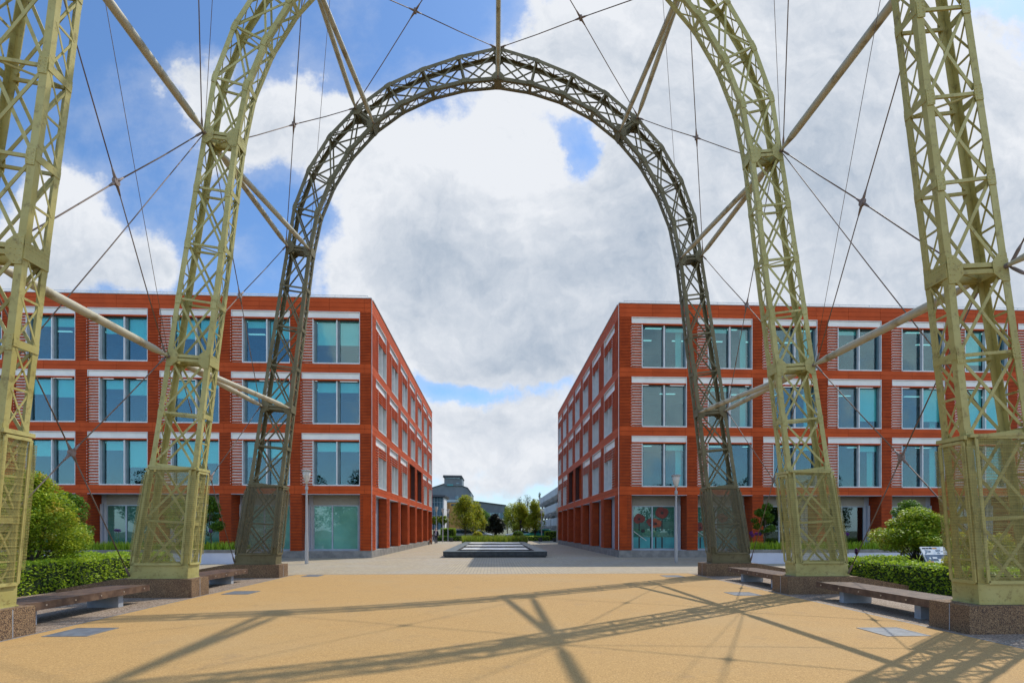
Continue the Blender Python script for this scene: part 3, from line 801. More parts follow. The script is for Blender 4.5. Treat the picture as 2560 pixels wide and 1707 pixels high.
    # --- ground floor
    for bi,(a,b) in enumerate(fb if s>0 else fb[::-1]):
        m=MB()
        m.box(a,b,3.575,3.60,-.33,.05,PF)
        m.box(a+.0,a+.30,.42,3.57,-1.05,-.98,PF);m.box(b-.32,b,.42,3.57,-1.05,-.98,PF)
        m.box(a+.03,a+.14,.42,3.05,-.95,-.82,PF);m.box(b-.18,b-.04,.42,3.05,-.95,-.82,PF)
        m.box(a,b,.36,.42,-1.0,.0,PF)
        gf=m.build('shopfront',M['reveal'],t)
        m=MB();m.box(a+.30,b-.32,3.02,3.57,-1.02,-.95,PF);m.box(a,b,3.572,3.574,-1.0,-.34,PF);m.build('bulkhead',M['soffit'],gf)
        mid=a+.3+ (b-a-.62)*(.42 if s<0 else .46)
        m=MB();m.box(a+.30,a+.36,.42,3.02,-1.0,-.94,PF);m.box(mid-.04,mid+.04,.42,3.02,-1.0,-.93,PF);m.box(b-.38,b-.32,.42,3.02,-1.0,-.94,PF);m.box(a+.36,b-.38,2.96,3.02,-1.0,-.94,PF);m.box(a+.36,b-.38,.42,.48,-1.0,-.94,PF)
        m.build('frame',M['alu_blue'],gf)
        gm=M['glass_frost'] if s<0 and bi<2 else (M['glass_teal'] if (s<0 or bi<2) else M['glass_dark'])
        for x0,x1 in ((a+.36,mid-.04),(mid+.04,b-.38)):
            m=MB();m.box(x0,x1,.48,2.96,-.98,-.97,PF);m.build('pane',gm,gf)
        if s>0 and bi in (0,1):
            # poppy window graphic
            d=-.962
            rnd=random.Random(3)
            fl=[(a+.72,2.25,.34,M['poppy']),(a+1.42,2.02,.27,M['poppy']),(a+1.72,1.98,.34,M['poppy2']),(a+2.1,2.62,.40,M['poppy'])]
            if bi==1: fl=[(a+.55,1.75,.3,M['poppy']),(a+1.9,2.3,.32,M['poppy'])]
            st=MB();ct=MB()
            for fx,fz,fr_,fm in fl:
                m=MB()
                for k in range(5):
                    an=k*2*math.pi/5+rnd.random();cx2=fx+math.cos(an)*fr_*.42;cz=fz+math.sin(an)*fr_*.38
                    poly=[]
                    for j in range(12):
                        q=2*math.pi*j/12;r_=fr_*.62*(1+.12*rnd.uniform(-1,1));poly.append((min(max(cx2+math.cos(q)*r_,a+.37),b-.39),min(cz+math.sin(q)*r_*.85,2.95)))
                    dd=d+.0015*k;m.prism(poly,lambda u,v:PF(u,v,dd),lambda u,v:PF(u,v,dd+.001))
                m.build('poppy_petals',fm,gf)
                poly=[(fx+math.cos(2*math.pi*j/10)*fr_*.25,fz-.03+math.sin(2*math.pi*j/10)*fr_*.22) for j in range(10)]
                ct.prism(poly,lambda u,v:PF(u,v,d+.01),lambda u,v:PF(u,v,d+.012))
                st.box(fx-.04,fx+.04,.5,1.15,d,d+.002,PF);st.box(fx-.035,fx+.035,1.55,fz-fr_*.8,d,d+.002,PF)
            ct.build('poppy_centre',M['black'],gf);st.build('poppy_stem',M['black'],gf)
            m=MB();m.box(a+.36,b-.38,.5,1.15,-.969,-.966,PF);m.build('teal_film',M['film'],gf)
            m=MB();m.box(a+.36,b-.38,1.65,2.1,-.969,-.966,PF);m.build('green_film',M['film2'],gf)
            m=MB();m.box(a+.85,a+1.05,1.45,1.62,d,d+.01,PF);m.build('door_plate',M['black'],gf)
            m=MB();m.bar(PF(a+.38,1.5,d+.02),PF(a+1.15,.95,d+.02),.03,.01);m.build('rail',M['alu'],gf)
        if s<0 and bi==4:
            pass
    for bi,(a,b) in enumerate(sb):
        m=MB();m.box(a-.1,b+.1,.40,3.57,-.6,-.5,PS);m.box(a,b,3.572,3.60,-.5,.045,PS)
        m.build('passage_lining',M['reveal'],t)
    # end corner trims
    m=MB();m.bar((s*-.05,-.05,.42),(s*-.05,-.05,ZR),.02,.02);m.build('corner_trim',M['alu'],t)
    return t
M['poppy']=pmat('poppy_red',(.20,.03,.018),(.12,.014,.01),4,.6)
M['poppy2']=pmat('poppy_orange',(.32,.08,.025),(.20,.03,.014),4,.6)
M['black']=pmat('print_black',(.012,.012,.012),None,1,.6)
M['film']=pmat('teal_film',(.045,.30,.30),(.035,.22,.24),2,.4)
M['film2']=pmat('green_film',(.035,.14,.10),(.02,.08,.06),2,.4)
office(-1,'red terracotta office building on the left with half-drawn blinds and frosted green shopfront')
office(1,'red terracotta office building on the right with poppy-printed shopfront at its corner')

# ------------------------------------------------------------------ street lamps
def lamp(x,y,h=4.3,label='',r=.075):
    t=thing('street_lamp',(x,y,0),label=label,cat='street lamp',group='slim grey lamps with cone heads')
    m=MB();m.tube([(0,0,0),(0,0,.05),(0,0,1.2),(0,0,1.5),(0,0,h-.95),(0,0,h-.9)],[r*1.1,r*1.1,r*1.05,r*.85,r*.6,r*.6],12);m.build('pole',M['lamp_grey'],t,smooth=True)
    m=MB();m.tube([(0,0,h-.93),(0,0,h-.78)],r*.95,12);m.tube([(0,0,h-.78),(0,0,h-.66)],r*.45,10);m.build('collar',M['lamp_grey'],t)
    m=MB();m.tube([(0,0,h-.66),(0,0,h-.5),(0,0,h-.3),(0,0,h-.06)],[.045,.10,.16,.19],16);m.build('shade',M['lamp_glass'],t,smooth=True)
    m=MB();m.tube([(0,0,h-.06),(0,0,h-.03),(0,0,h)],[.23,.23,.17],16);m.build('cap',M['lamp_grey'],t)
lamp(-8.75,24.3,4.4,'tall grey lamp with a cone head in front of the left building corner')
lamp(8.75,24.3,4.25,'tall grey lamp with a cone head in front of the poppy shopfront')
def atY(px,Y):
    r=(px-1289)/1280;s_,c_=math.sin(rad(2.4)),math.cos(rad(2.4));return Y*(s_+r*c_)/(c_-r*s_)
for px,Y,lb in ((1091,61,'distant lamp just right of the left building end'),(1107,66,'distant lamp before the tall hedge, second from the left building'),(1120,69,'distant lamp in front of the ochre building'),
    (1354,72,'distant pale lamp before the green car'),(1393,61,'distant lamp right beside the right building end'),(1376,85,'distant dark lamp before the concrete car park'),(1362,96,'most distant small lamp before the concrete car park')):
    lamp(atY(px,Y),Y,4.3,lb,.075)

# ------------------------------------------------------------------ foliage
def leaves(mb,c,rr,n,size,rnd,shell=.55,flat=0):
    cx,cy,cz=c
    for _ in range(n):
        while 1:
            x,y,z=rnd.uniform(-1,1),rnd.uniform(-1,1),rnd.uniform(-1,1);d=x*x+y*y+z*z
            if d<1 and (d>shell*shell or rnd.random()<.3): break
        p=Vector((cx+x*rr[0],cy+y*rr[1],cz+z*rr[2]))
        s=size*rnd.uniform(.6,1.35)
        a=Vector((rnd.gauss(0,1),rnd.gauss(0,1),rnd.gauss(0,.6))).normalized()
        nrm=Vector((rnd.gauss(0,.6),rnd.gauss(0,.6),1+rnd.random()));b=nrm.cross(a).normalized()
        mb.add([p-a*s*.5,p+b*s*.28,p+a*s*.5,p-b*s*.28],[(0,1,2,3)])
def tree(name,x,y,h,cr,mat,label,cat='tree',nb=22,n=9000,leaf=.07,trunks=1,flat=.75,group=None,seed=1,base=None,tr=.05,up=.62):
    """crown radius cr, height h; crown made of many uneven leaf clumps on limbs"""
    rnd=random.Random(seed)
    t=thing(name,(x,y,0),label=label,cat=cat,group=group)
    base=h*.35 if base is None else base
    ch=(h-base)
    cl=[];tk=MB();
    for k in range(nb):
        an=rnd.uniform(0,2*math.pi);f=(k+.5)/nb
        z=base+ch*(.14+.78*f)
        rmax=cr*math.sin(math.pi*min(1,max(.12,(.16+.84*f)**up)))**.6 if up<1 else cr*(1-.75*f)
        rad_=rmax*rnd.uniform(.35,.95)*(.8)
        r_=cr*rnd.uniform(.16,.40)
        cl.append(((math.cos(an)*rad_,math.sin(an)*rad_,z),(r_,r_,r_*flat)))
    tot=sum(r[0]**2 for _,r in cl)
    lm=MB()
    for c,r in cl: leaves(lm,c,r,int(n*r[0]**2/tot),leaf,rnd)
    for k in range(trunks):
        bx=rnd.uniform(-.1,.1)*trunks*.9;by=rnd.uniform(-.1,.1)*trunks*.6
        tgt=cl[(k*3+1)%nb][0]
        top=(tgt[0]*.5,tgt[1]*.5,base+ch*.6) if trunks>1 else (0,0,base+ch*.8)
        tk.tube([(bx,by,-.05),(bx*1.3+rnd.uniform(-.05,.05),by*1.3,base*.6),((bx+top[0])/2,(by+top[1])/2,base+ch*.15),top],[tr*1.2,tr,tr*.8,tr*.3],8)
    for c,r in cl:
        z0=max(base*.7,c[2]-rnd.uniform(.3,.9)*cr)
        tk.tube([(0,0,min(z0,c[2])),(c[0]*.55,c[1]*.55,(z0+c[2])/2),(c[0],c[1],c[2])],[tr*.5,tr*.3,tr*.12],6)
    tk.build('trunk',M['bark'],t,smooth=True);lm.build('crown',M[mat] if isinstance(mat,str) else mat,t)
    return t
# small trees in the beds
tree('maple_shrub',-12.75,14.6,3.15,1.5,'leaf_lime','lime-green multi-stemmed small tree inside the left hedge bed',nb=46,n=40000,leaf=.075,trunks=5,base=.7,tr=.035,seed=3)
tree('maple_shrub',-15.7,19.6,3.1,1.15,'leaf_mid','darker green small tree behind the lime-green one on the left',nb=22,n=9000,leaf=.085,trunks=3,base=.8,tr=.035,seed=4)
tree('round_shrub',-13.8,25.4,3.25,.80,'leaf_mid','round-headed green shrub in the left planter, seen beside the middle arch leg',nb=16,n=5000,leaf=.1,trunks=1,base=1.3,tr=.035,seed=5)
tree('round_shrub',-15.3,25.4,3.2,.9,'leaf_lime','pale shrub in the left planter behind the mesh of the middle arch leg',nb=16,n=5000,leaf=.1,trunks=2,base=1.0,tr=.035,seed=15)
tree('maple_shrub',12.85,15.0,2.15,1.25,'leaf_lime','spreading lime-green small tree behind the information board',nb=34,n=24000,leaf=.075,trunks=3,base=.85,flat=.6,tr=.035,seed=6)
tree('maple_shrub',15.2,18.2,2.7,1.1,'leaf_mid','darker green small tree behind the spreading one on the right',nb=20,n=8000,leaf=.085,trunks=3,base=.9,flat=.6,tr=.035,seed=7)
tree('round_shrub',13.2,24.4,2.9,.75,'leaf_mid','green shrub in the right planter behind the middle arch leg',nb=14,n=4500,leaf=.1,trunks=1,base=1.2,tr=.035,seed=8)
tree('golden_shrub',11.95,12.35,1.55,.75,'leaf_yellow','yellow-leaved shrub seen through the mesh of the nearest right leg',cat='shrub',nb=16,n=6000,leaf=.07,trunks=3,base=.2,tr=.02,seed=9)
tree('golden_shrub',14.6,14.2,1.5,.8,'leaf_yellow','second yellow shrub farther right in the same bed',cat='shrub',nb=16,n=5000,leaf=.07,trunks=3,base=.2,tr=.02,seed=10)
tree('maple_shrub',-12.1,10.3,1.9,.9,'leaf_mid','low green shrub behind the nearest left leg',cat='shrub',nb=16,n=5000,leaf=.08,trunks=3,base=.4,tr=.03,seed=12)
# hedges
def hedge(name,rects,h,label,n_m2,leaf,mat='leaf_hedge',seed=1,cat='hedge',group=None):
    rnd=random.Random(seed);x0,y0=rects[0][0],rects[0][2]
    t=thing(name,(x0,y0,0),label=label,cat=cat,group=group);lm=MB();cm=MB()
    for k,(a,b,c,d) in enumerate(rects):
        a-=x0;b-=x0;c-=y0;d-=y0;i=.06+.004*k
        cm.box(a+i,b-i,c+i,d-i,0,h-.07-.004*k)
        faces=[((a,b),(c,d),h,'t'),((a,b),c,(0,h),'f'),((a,b),d,(0,h),'f'),(a,(c,d),(0,h),'s'),(b,(c,d),(0,h),'s')]
        for fx,fy,fz,ty in faces:
            ar=(b-a)*(d-c) if ty=='t' else ((b-a)*h if ty=='f' else (d-c)*h)
            for _ in range(int(ar*n_m2)):
                g_=lambda q:rnd.uniform(*q) if isinstance(q,tuple) else q+rnd.gauss(0,.028)
                p=Vector((g_(fx),g_(fy),g_(fz)))
                p.z+=.025*math.sin(p.x*5+p.y*3)+.02*math.sin(p.y*11+p.x*7)
                s=leaf*rnd.uniform(.6,1.4);av=Vector((rnd.gauss(0,1),rnd.gauss(0,1),rnd.gauss(0,.7))).normalized()
                nr=Vector((rnd.gauss(0,.8),rnd.gauss(0,.8),1.0));bv=nr.cross(av).normalized()
                lm.add([p-av*s*.5,p+bv*s*.33,p+av*s*.5,p-bv*s*.33],[(0,1,2,3)])
    cm.build('stems',M['core'],t);lm.build('foliage',M[mat],t)
hedge('box_hedge',[(-12.4,-11.35,8.6,18.6),(-24,-12.41,17.6,18.6)],.78,'clipped low box hedge round the left bed',520,.07,seed=21)
hedge('box_hedge',[(11.0,12.0,8.6,16.0),(12.01,24,15.8,16.8)],.69,'clipped low box hedge round the right bed',520,.07,seed=22)
m=MB();m.box(-24,-12.42,8.6,17.58,0,.10);m.build('soil',M['soil'],kind='structure');m=MB();m.box(12.02,24,8.6,15.78,0,.10);m.build('soil',M['soil'],kind='structure')
# ground cover inside beds
def tufts(name,x0,x1,y0,y1,z,n,hh,mat,label=None,seed=1,wd=.012,parent=None,**kw):
    rnd=random.Random(seed);m=MB()
    for _ in range(n):
        x,y=rnd.uniform(x0,x1),rnd.uniform(y0,y1);h=hh*rnd.uniform(.4,1.2);an=rnd.uniform(0,6.28);l=rnd.uniform(.1,.5)*h
        dx,dy=math.cos(an),math.sin(an);wx,wy=-dy*wd,dx*wd
        m.add([(x-wx,y-wy,z),(x+wx,y+wy,z),(x+dx*l*.4+wx*.8,y+dy*l*.4+wy*.8,z+h*.6),(x+dx*l*.4-wx*.8,y+dy*l*.4-wy*.8,z+h*.6),(x+dx*l,y+dy*l,z+h)],[(0,1,2,3),(3,2,4)])
    return m.build(name,M[mat],parent,**kw)
tufts('bed_plants',-22,-12.6,10,17.3,.1,5200,.5,'leaf_mid',seed=31,wd=.02,kind='stuff',label='mixed low greenery growing inside the left hedge bed',cat='ground cover')
tufts('bed_plants',12.2,22,9,15.6,.1,5200,.5,'leaf_mid',seed=32,wd=.02,kind='stuff',label='mixed low greenery growing inside the right hedge bed',cat='ground cover')
def iris(x,y,label,seed,h=1.0):
    rnd=random.Random(seed);t=thing('iris',(x,y,.08),label=label,cat='flower',group='purple irises in the right bed')
    m=MB();m.tube([(0,0,0),(.03,0,h*.6),(.02,0,h-.08)],.008,5);m.build('stem',M['leaf_mid'],t)
    m=MB();leaves(m,(.02,0,h-.1),(.055,.055,.11),90,.07,rnd,.1);m.build('bloom',M['dpurple'],t)
iris(11.55,15.9,'dark purple iris just behind the right hedge, left one',1,.92)
iris(12.6,13.6,'dark purple iris close beside the information board, left of it',2,.80)
iris(13.15,12.9,'dark purple iris tucked under the right edge of the information board',3,.6)
# planters
def planter(x0,x1,y0,y1,label,seed):
    t=thing('planter',((x0+x1)/2,(y0+y1)/2,0),label=label,cat='planter',group='long rendered planters')
    o=Vector(((x0+x1)/2,(y0+y1)/2,0));m=MB();a,b,c,d=x0-o.x,x1-o.x,y0-o.y,y1-o.y
    m.box(a,b,c,c+.2,0,.52);m.box(a,b,d-.2,d,0,.52);m.box(a,a+.2,c+.201,d-.201,0,.52);m.box(b-.2,b,c+.201,d-.201,0,.52);m.build('wall',M['planter'],t)
    m=MB();n=int((x1-x0)/1.2)
    for k in range(n):
        u0=a-.02+(b-a+.04)*k/n;u1=a-.02+(b-a+.04)*(k+1)/n-.008
        m.box(u0,u1,c-.02,c+.25,.521,.66);m.box(u0,u1,d-.25,d+.02,.521,.66)
    m.box(a-.02,a+.25,c+.251,d-.251,.521,.659);m.box(b-.25,b+.02,c+.251,d-.251,.521,.659);m.build('coping',M['plinth'],t)
    m=MB();m.box(a+.201,b-.201,c+.201,d-.201,.1,.5);m.build('soil',M['soil'],t)
    tufts('planting',a+.3,b-.3,c+.3,d-.3,.5,6500,.5,'leaf_hedge',seed=seed,wd=.035,parent=t,kind='stuff')
    return t
planter(-34,-11.75,24.4,26.3,'long lilac-white planter with grey coping before the left building',41)
planter(11.85,34,23.6,25.5,'long lilac-white planter with grey coping before the right building',42)
def allium(x,y,h,label,seed,z=.5):
    rnd=random.Random(seed);t=thing('allium',(x,y,z),label=label,cat='flower',group='purple alliums in the planters')
    m=MB();m.tube([(0,0,0),(.02,.01,h)],.008,5);m.build('stem',M['leaf_mid'],t)
    m=MB();leaves(m,(.02,.01,h),(.085,.085,.085),160,.05,rnd,.5);m.build('bloom',M['purple'],t)
for k,(px,py,Y,lb) in enumerate(((289,1325,24.9,'purple allium in the left planter, before the teal doors'),(296,1326,25.2,'purple allium beside its twin in the left planter'),
    (525,1327,25,'dark allium head beside the middle left arch leg'),
    (1877,1332,24.3,'leftmost purple allium against the red pier on the right'),(1880,1338,24.3,'lower leftmost purple allium against the red pier'),(1890,1334,24.4,'second purple allium against the red pier'),(1899,1334,24.3,'third purple allium against the red pier'),
    (2112,1333,24,'purple allium right of the middle right arch leg'),(2118,1335,24.3,'purple allium by the middle right leg, lower of the pair'),(2171,1336,24.2,'pale purple allium before the entrance door'))):
    D_=Y*math.cos(rad(2.4))+atY(px,Y)*math.sin(rad(2.4))
    z=1.62+(1322.5-py)*D_/1280
    allium(atY(px,Y),Y,z-.5,lb,k)

# ------------------------------------------------------------------ information board
t=thing('information_board',(12.28,13.6,0),rz=rad(8),label='tilted printed information board standing in the right hedge bed',cat='sign')
def PB(u,v,d=0): # u 0..1, v 0..1 on tilted panel
    return ((u-.5)*.82+ (v)*.10, v*.32-d*.8, .68+v*.45+d*.6)
m=MB();m.prism([(0,0),(1,0),(1,1),(0,1)],lambda u,v:PB(u,v,-.03),lambda u,v:PB(u,v,0));m.build('panel',M['white_panel'],t)
def patch(u0,u1,v0,v1,mat,nm,par,d=.004):
    m=MB();m.prism([(u0,v0),(u1,v0),(u1,v1),(u0,v1)],lambda u,v:PB(u,v,.001),lambda u,v:PB(u,v,d));return m.build(nm,mat,par)
M['slate']=pmat('print_slate',(.10,.14,.18),(.07,.09,.12),8,.5);M['orange']=pmat('print_orange',(.75,.32,.05),(.6,.25,.05),5,.5);M['pgrey']=pmat('print_grey',(.25,.3,.33),(.12,.15,.17),12,.5)
patch(.02,.98,.14,.52,M['slate'],'photo_strip',t);patch(.0,.27,.0,.13,M['orange'],'orange_band',t);patch(.7,.98,.0,.13,M['orange'],'orange_band',t)
m=MB()
u=.05
rb=random.Random(2)
for L_ in (.16,.12,.13):
    n=int(L_/.025)
    for k in range(n): m.prism([(u,.86),(u+.019,.86),(u+.019,.94),(u,.94)],lambda a,b:PB(a,b,.001),lambda a,b:PB(a,b,.005)); u+=.025
    u+=.015
m.build('title_lettering',M['black'],t);patch(u,u+.18,.86,.94,M['orange'],'title_lettering',t)
m=MB()
poly=[(.06,.56),(.14,.72),(.12,.82),(.2,.80),(.34,.76),(.36,.70),(.28,.64),(.18,.66),(.12,.56)]
m.prism(poly,lambda a,b:PB(a,b,.001),lambda a,b:PB(a,b,.004))
for a,b,c,d in ((.56,.60,.70,.80),(.62,.66,.66,.82),(.68,.74,.72,.80),(.76,.84,.68,.74),(.58,.7,.58,.62)): m.prism([(a,c),(b,c),(b,d),(a,d)],lambda u,v:PB(u,v,.001),lambda u,v:PB(u,v,.0045))
m.build('photo_print',M['pgrey'],t)
m=MB()
for a,b,c,d in ((.3,.48,.28,.38),(.5,.66,.05,.26),(.16,.22,.26,.36),(.75,.9,.2,.28),(.28,.5,.02,.12)): m.prism([(a,c),(b,c),(b,d),(a,d)],lambda u,v:PB(u,v,.0045),lambda u,v:PB(u,v,.006))
m.build('photo_print',M['white_panel'],t)
for x in (-.28,.34):
    m=MB();m.bar((x,.22,0),(x+.02,.20,.80),.05,.05);m.build('post',M['slate'],t)

# ------------------------------------------------------------------ water feature
t=thing('fountain_pool',(.07,29.35,0),label='long black granite pool with stepped water weirs in the middle of the street',cat='pool')
X0,X1,Yl=-2.98,2.98,22.6
m=MB();zt=.36
m.box(X0+.06,X1-.06,.06,.5,0,.10);m.box(X0,X1,0,.62,.101,zt-.03);m.box(X0,X0+.62,.621,Yl,.05,zt-.03);m.box(X1-.62,X1,.621,Yl,.05,zt-.03);m.box(X0+.621,X1-.621,Yl-.6,Yl,.05,zt-.03);m.build('wall',M['granite'],t)
m=MB()
n=6
for k in range(n):
    a=X0-.02+(X1-X0+.04)*k/n;b=X0-.02+(X1-X0+.04)*(k+1)/n-.006;m.box(a,b,-.02,.64,zt-.029,zt+.0)
for k in range(18):
    a=.646+(Yl-.65)*k/18;b=.646+(Yl-.65)*(k+1)/18-.006
    m.box(X0-.02,X0+.64,a,b,zt-.029,zt);m.box(X1-.64,X1+.02,a,b,zt-.029,zt)
m.build('coping',M['granite_top'],t)
mw,ntw,bw=newmat('shallow_water');M['water']=mw
bw.inputs['Base Color'].default_value=(.10,.10,.095,1);bw.inputs['Roughness'].default_value=.28;bw.inputs['Specular IOR Level'].default_value=1.0;bw.inputs['Metallic'].default_value=.55
nt_=ntw;bp=N(ntw,'ShaderNodeBump');bp.inputs['Strength'].default_value=.25;bp.inputs['Distance'].default_value=.02
ntw.links.new(noise(ntw,2.3,5,.6),bp.inputs['Height']);ntw.links.new(bp.outputs[0],bw.inputs['Normal'])
c=mixc(ntw,ramp(ntw,noise(ntw,.9,4),.45,.62),(.92,.93,.95),(.60,.55,.44));ntw.links.new(c,bw.inputs['Base Color'])
ys=[.64,5.2,10.2,15.6,Yl-.6]
for k in range(4):
    z=.17+.06*k
    m=MB();m.box(X0+.64,X1-.64,ys[k],ys[k+1]-.001,.02,z);m.build('water',M['water'],t)
    if k<3:
        m=MB();m.box(X0+.64,X1-.64,ys[k+1]-.25,ys[k+1]-.002,z+.002,z+.085);m.build('weir',M['granite'],t)
# planting behind pool
rnd=random.Random(8)
def px_at(px,Y): return atY(px,Y)
tufts('ornamental_grass',-3.3,3.4,52.4,57,0,6500,.92,'grass',seed=51,wd=.035,kind='stuff',label='tall soft ornamental grass growing at the far end of the pool',cat='ornamental grass')
def ball(px,Y,r,zc,mat,label,seed):
    t=thing('clipped_ball',(px_at(px,Y),Y,0),label=label,cat='shrub');m=MB();leaves(m,(0,0,zc),(r,r,r*.85),3500,.11,random.Random(seed),.85);m.build('foliage',M[mat],t)
    m=MB();m.tube([(0,0,0),(0,0,zc)],.05,6);m.tube([(0,0,zc-r*.75),(0,0,zc-r*.4),(0,0,zc+r*.4),(0,0,zc+r*.7)],[r*.3,r*.8,r*.8,r*.3],10);m.build('stems',M['core'],t)
ball(1194,56,.55,.95,'leaf_yellow','rounded yellow shrub at the pool end, in front of the parked silver cars',1)
ball(1295,56,.62,.95,'leaf_mid','rounded green shrub at the pool end, right of the tall grass',2)
ball(1308,55,.55,.5,'leaf_dark','low dark shrub beside the rounded green one at the pool end',3)
def h2(px0,px1,Y,d,h,label,mat='leaf_hedge',seed=1,n=160): hedge('clipped_hedge',[(px_at(px0,Y),px_at(px1,Y),Y,Y+d)],h,label,n,.12,mat,seed)
h2(1093,1160,69.8,1.2,.66,'low bright hedge across the street end, left part',seed=3)
h2(1314,1374,69.8,1.2,.68,'low bright yellow-green hedge across the street end, right part',seed=4)
h2(1102,1135,73,3.5,1.72,'tall clipped hedge block behind the low hedge on the left',seed=5)
h2(1364,1396,75,3,1.3,'tall clipped hedge block in front of the concrete car park',seed=6)
def cubep(px,Y,label):
    t=thing('cube_planter',(px_at(px,Y),Y,0),label=label,cat='planter',group='small black cube planters');m=MB();m.prism([(-.24,-.24),(.24,-.24),(.24,.24),(-.24,.24)],lambda x,y:(x*.85,y*.85,0),lambda x,y:(x,y,.5));m.build('tub',M['granite'],t)
    m=MB();leaves(m,(0,0,.52),(.2,.2,.12),150,.08,random.Random(int(px)));m.build('foliage',M['leaf_mid'],t)
for px,lb in ((1128,'small black cube planter before the low left hedge'),(1351,'small black cube planter before the low right hedge'),(1387,'small black cube planter beside the right building end')): cubep(px,67.5 if px<1380 else 66,lb)
def bt(px,Y,h,cr,mat,label,seed,**kw):
    k=dict(nb=44,up=1.2,n=9000,leaf=.20,base=h*.2,tr=.11,flat=.9,group='trees at the end of the street');k.update(kw)
    tree('street_tree',px_at(px,Y),Y,h,cr,mat,label,seed=seed,**k)
bt(1163,72,6.5,2.6,'leaf_gold','yellowing green tree in front of the ochre and grey buildings',1)
bt(1188,76,5.5,2.3,'leaf_gold','second yellowing tree, just right of and behind the first',2)
bt(1206,88,4.9,2.7,'leaf_mid','lower green tree between the yellowing trees and the dark tree',22)
bt(1238,74,3.8,1.55,'leaf_black','small nearly black tree in the gap at the street end',3,up=.7)
bt(1286,90,5.9,3.3,'leaf_gold','broad green-gold tree on the right of the gap',4)
bt(1302,76,5.6,2.1,'leaf_gold','upright green tree right of the broad one',5)
bt(1338,74,5.8,2.1,'leaf_gold','yellow-green tree against the concrete car park',6)
bt(1299,115,9.2,2.2,'leaf_dark','sparse dark tree rising behind the green trees, left one',7,n=1500)
bt(1318,118,10.0,2.6,'leaf_dark','tall sparse dark tree rising behind the green trees',8,n=1600)
bt(1333,120,9.4,.9,'leaf_dark','narrow dark conifer rising behind the green trees',9,up=1.5,n=2600,base=1)
bt(1349,125,11.2,.9,'leaf_dark','dark wispy tree top above the end of the concrete car park',10,n=1200)
bt(1268,130,7.5,2.4,'leaf_mid','distant green tree beside the grey wing of the far building',11)
for k,px in enumerate((1084,1094,1104,1111)):
    tree('pleached_tree',px_at(px,78),78,3.6,.75,'leaf_lime',('bright pleached tree, %s beyond the left building end'%['first','second','third','fourth'][k]),nb=12,n=1800,leaf=.18,base=2.3,tr=.06,flat=.8,seed=60+k,group='row of pleached trees')

# ------------------------------------------------------------------ far buildings
M['grey_clad']=pmat('grey_cladding',(.12,.155,.175),(.095,.125,.145),.5,.6);M['grey_lite']=pmat('pale_blue_cladding',(.30,.40,.44),(.25,.34,.38),.5,.5)
M['dark_roof']=pmat('dark_roof',(.06,.065,.07),None,1,.7);M['ochre']=pmat('ochre_render',(.50,.30,.10),(.42,.25,.085),.4,.8);M['far_glass']=pmat('far_glazing',(.06,.12,.16),(.14,.24,.28),.6,.15,.3)
M['cream']=pmat('cream_panel',(.55,.47,.33),None,1,.7)
def zt_(py,Y): return 1.62+(1322.5-py)*Y/1280
Yb=135
t=thing('far_office',(px_at(1130,Yb),Yb,0),label='grey clad office with a square roof tower beyond the trees',cat='office building')
o=px_at(1130,Yb)
def q(px): return px_at(px,Yb)-o
def slab(poly,d0,d1,nm,mat,Yb_=Yb,o_=None,par=None):
    oo=o if o_ is None else o_
    m=MB();P_=[(px_at(a,Yb_)-oo,zt_(b,Yb_)) for a,b in poly];m.prism(P_,lambda x,z:(x,d0,z),lambda x,z:(x,d1,z));return m.build(nm,mat,par or t)
slab([(1060,1323.5),(1177,1323.5),(1177,1231),(1169,1220),(1155,1215),(1111,1210),(1083,1219),(1060,1226)],0,18,'wall',M['grey_clad'])
slab([(1058,1225),(1083,1217.5),(1111,1208.5),(1155,1213.5),(1169.5,1218.5),(1178,1230),(1177,1231),(1169,1220),(1155,1215),(1111,1210),(1083,1219),(1060,1226)],-.3,18.2,'roof',M['dark_roof'])
w_=slab([(1111,1213),(1155,1215),(1155,1192),(1111,1192)],-.4,8,'roof_tower',M['grey_clad'])
slab([(1108,1193.5),(1157,1194.5),(1155,1189.5),(1109,1189)],-1.2,8.5,'tower_roof',M['dark_roof'],par=None)
slab([(1115,1197),(1150,1197.5),(1150,1194),(1115,1194)],-.5,-.41,'window',M['far_glass']);slab([(1118,1214.5),(1133,1214.5),(1133,1211),(1118,1211)],-.5,-.41,'window',M['film'])
slab([(1141,1210.5),(1149,1210.5),(1149,1207),(1141,1207)],-.5,-.41,'window',M['far_glass'])
slab([(1137,1247),(1147,1247),(1147,1239.5),(1137,1239.5)],-.1,-.01,'window',M['far_glass'])
slab([(1110,1255.5),(1156,1255.5),(1156,1249),(1110,1249)],-1.0,-.01,'glazed_strip',M['grey_lite'])
Yc=150;t=thing('far_office',(px_at(1222,Yc),Yc,0),label='long low grey wing with sloping roofline right of the tower office',cat='office building');o=px_at(1222,Yc)
slab([(1176,1323.5),(1264.5,1323.5),(1264.5,1263.5),(1176,1252)],0,15,'wall',M['grey_clad'],Yc)
slab([(1176,1252),(1265.5,1263.5),(1265.5,1261.8),(1176,1250.2)],-.4,15.4,'roof',M['dark_roof'],Yc)
slab([(1180,1297),(1262,1297),(1262,1281),(1180,1281)],-.2,-.01,'window',M['far_glass'],Yc)
slab([(1180,1299.5),(1264,1299.5),(1264,1297.3),(1180,1297.3)],-1.2,-.01,'ledge',M['white_panel'],Yc)
slab([(1264.6,1323.5),(1268,1323.5),(1268,1264.5),(1264.6,1263.6)],.01,15,'end_wall',M['cream'],Yc)
for k in range(4): slab([(1200+16*k,1297),(1201+16*k,1297),(1201+16*k,1281),(1200+16*k,1281)],-.3,-.21,'mullion',M['grey_lite'],Yc)
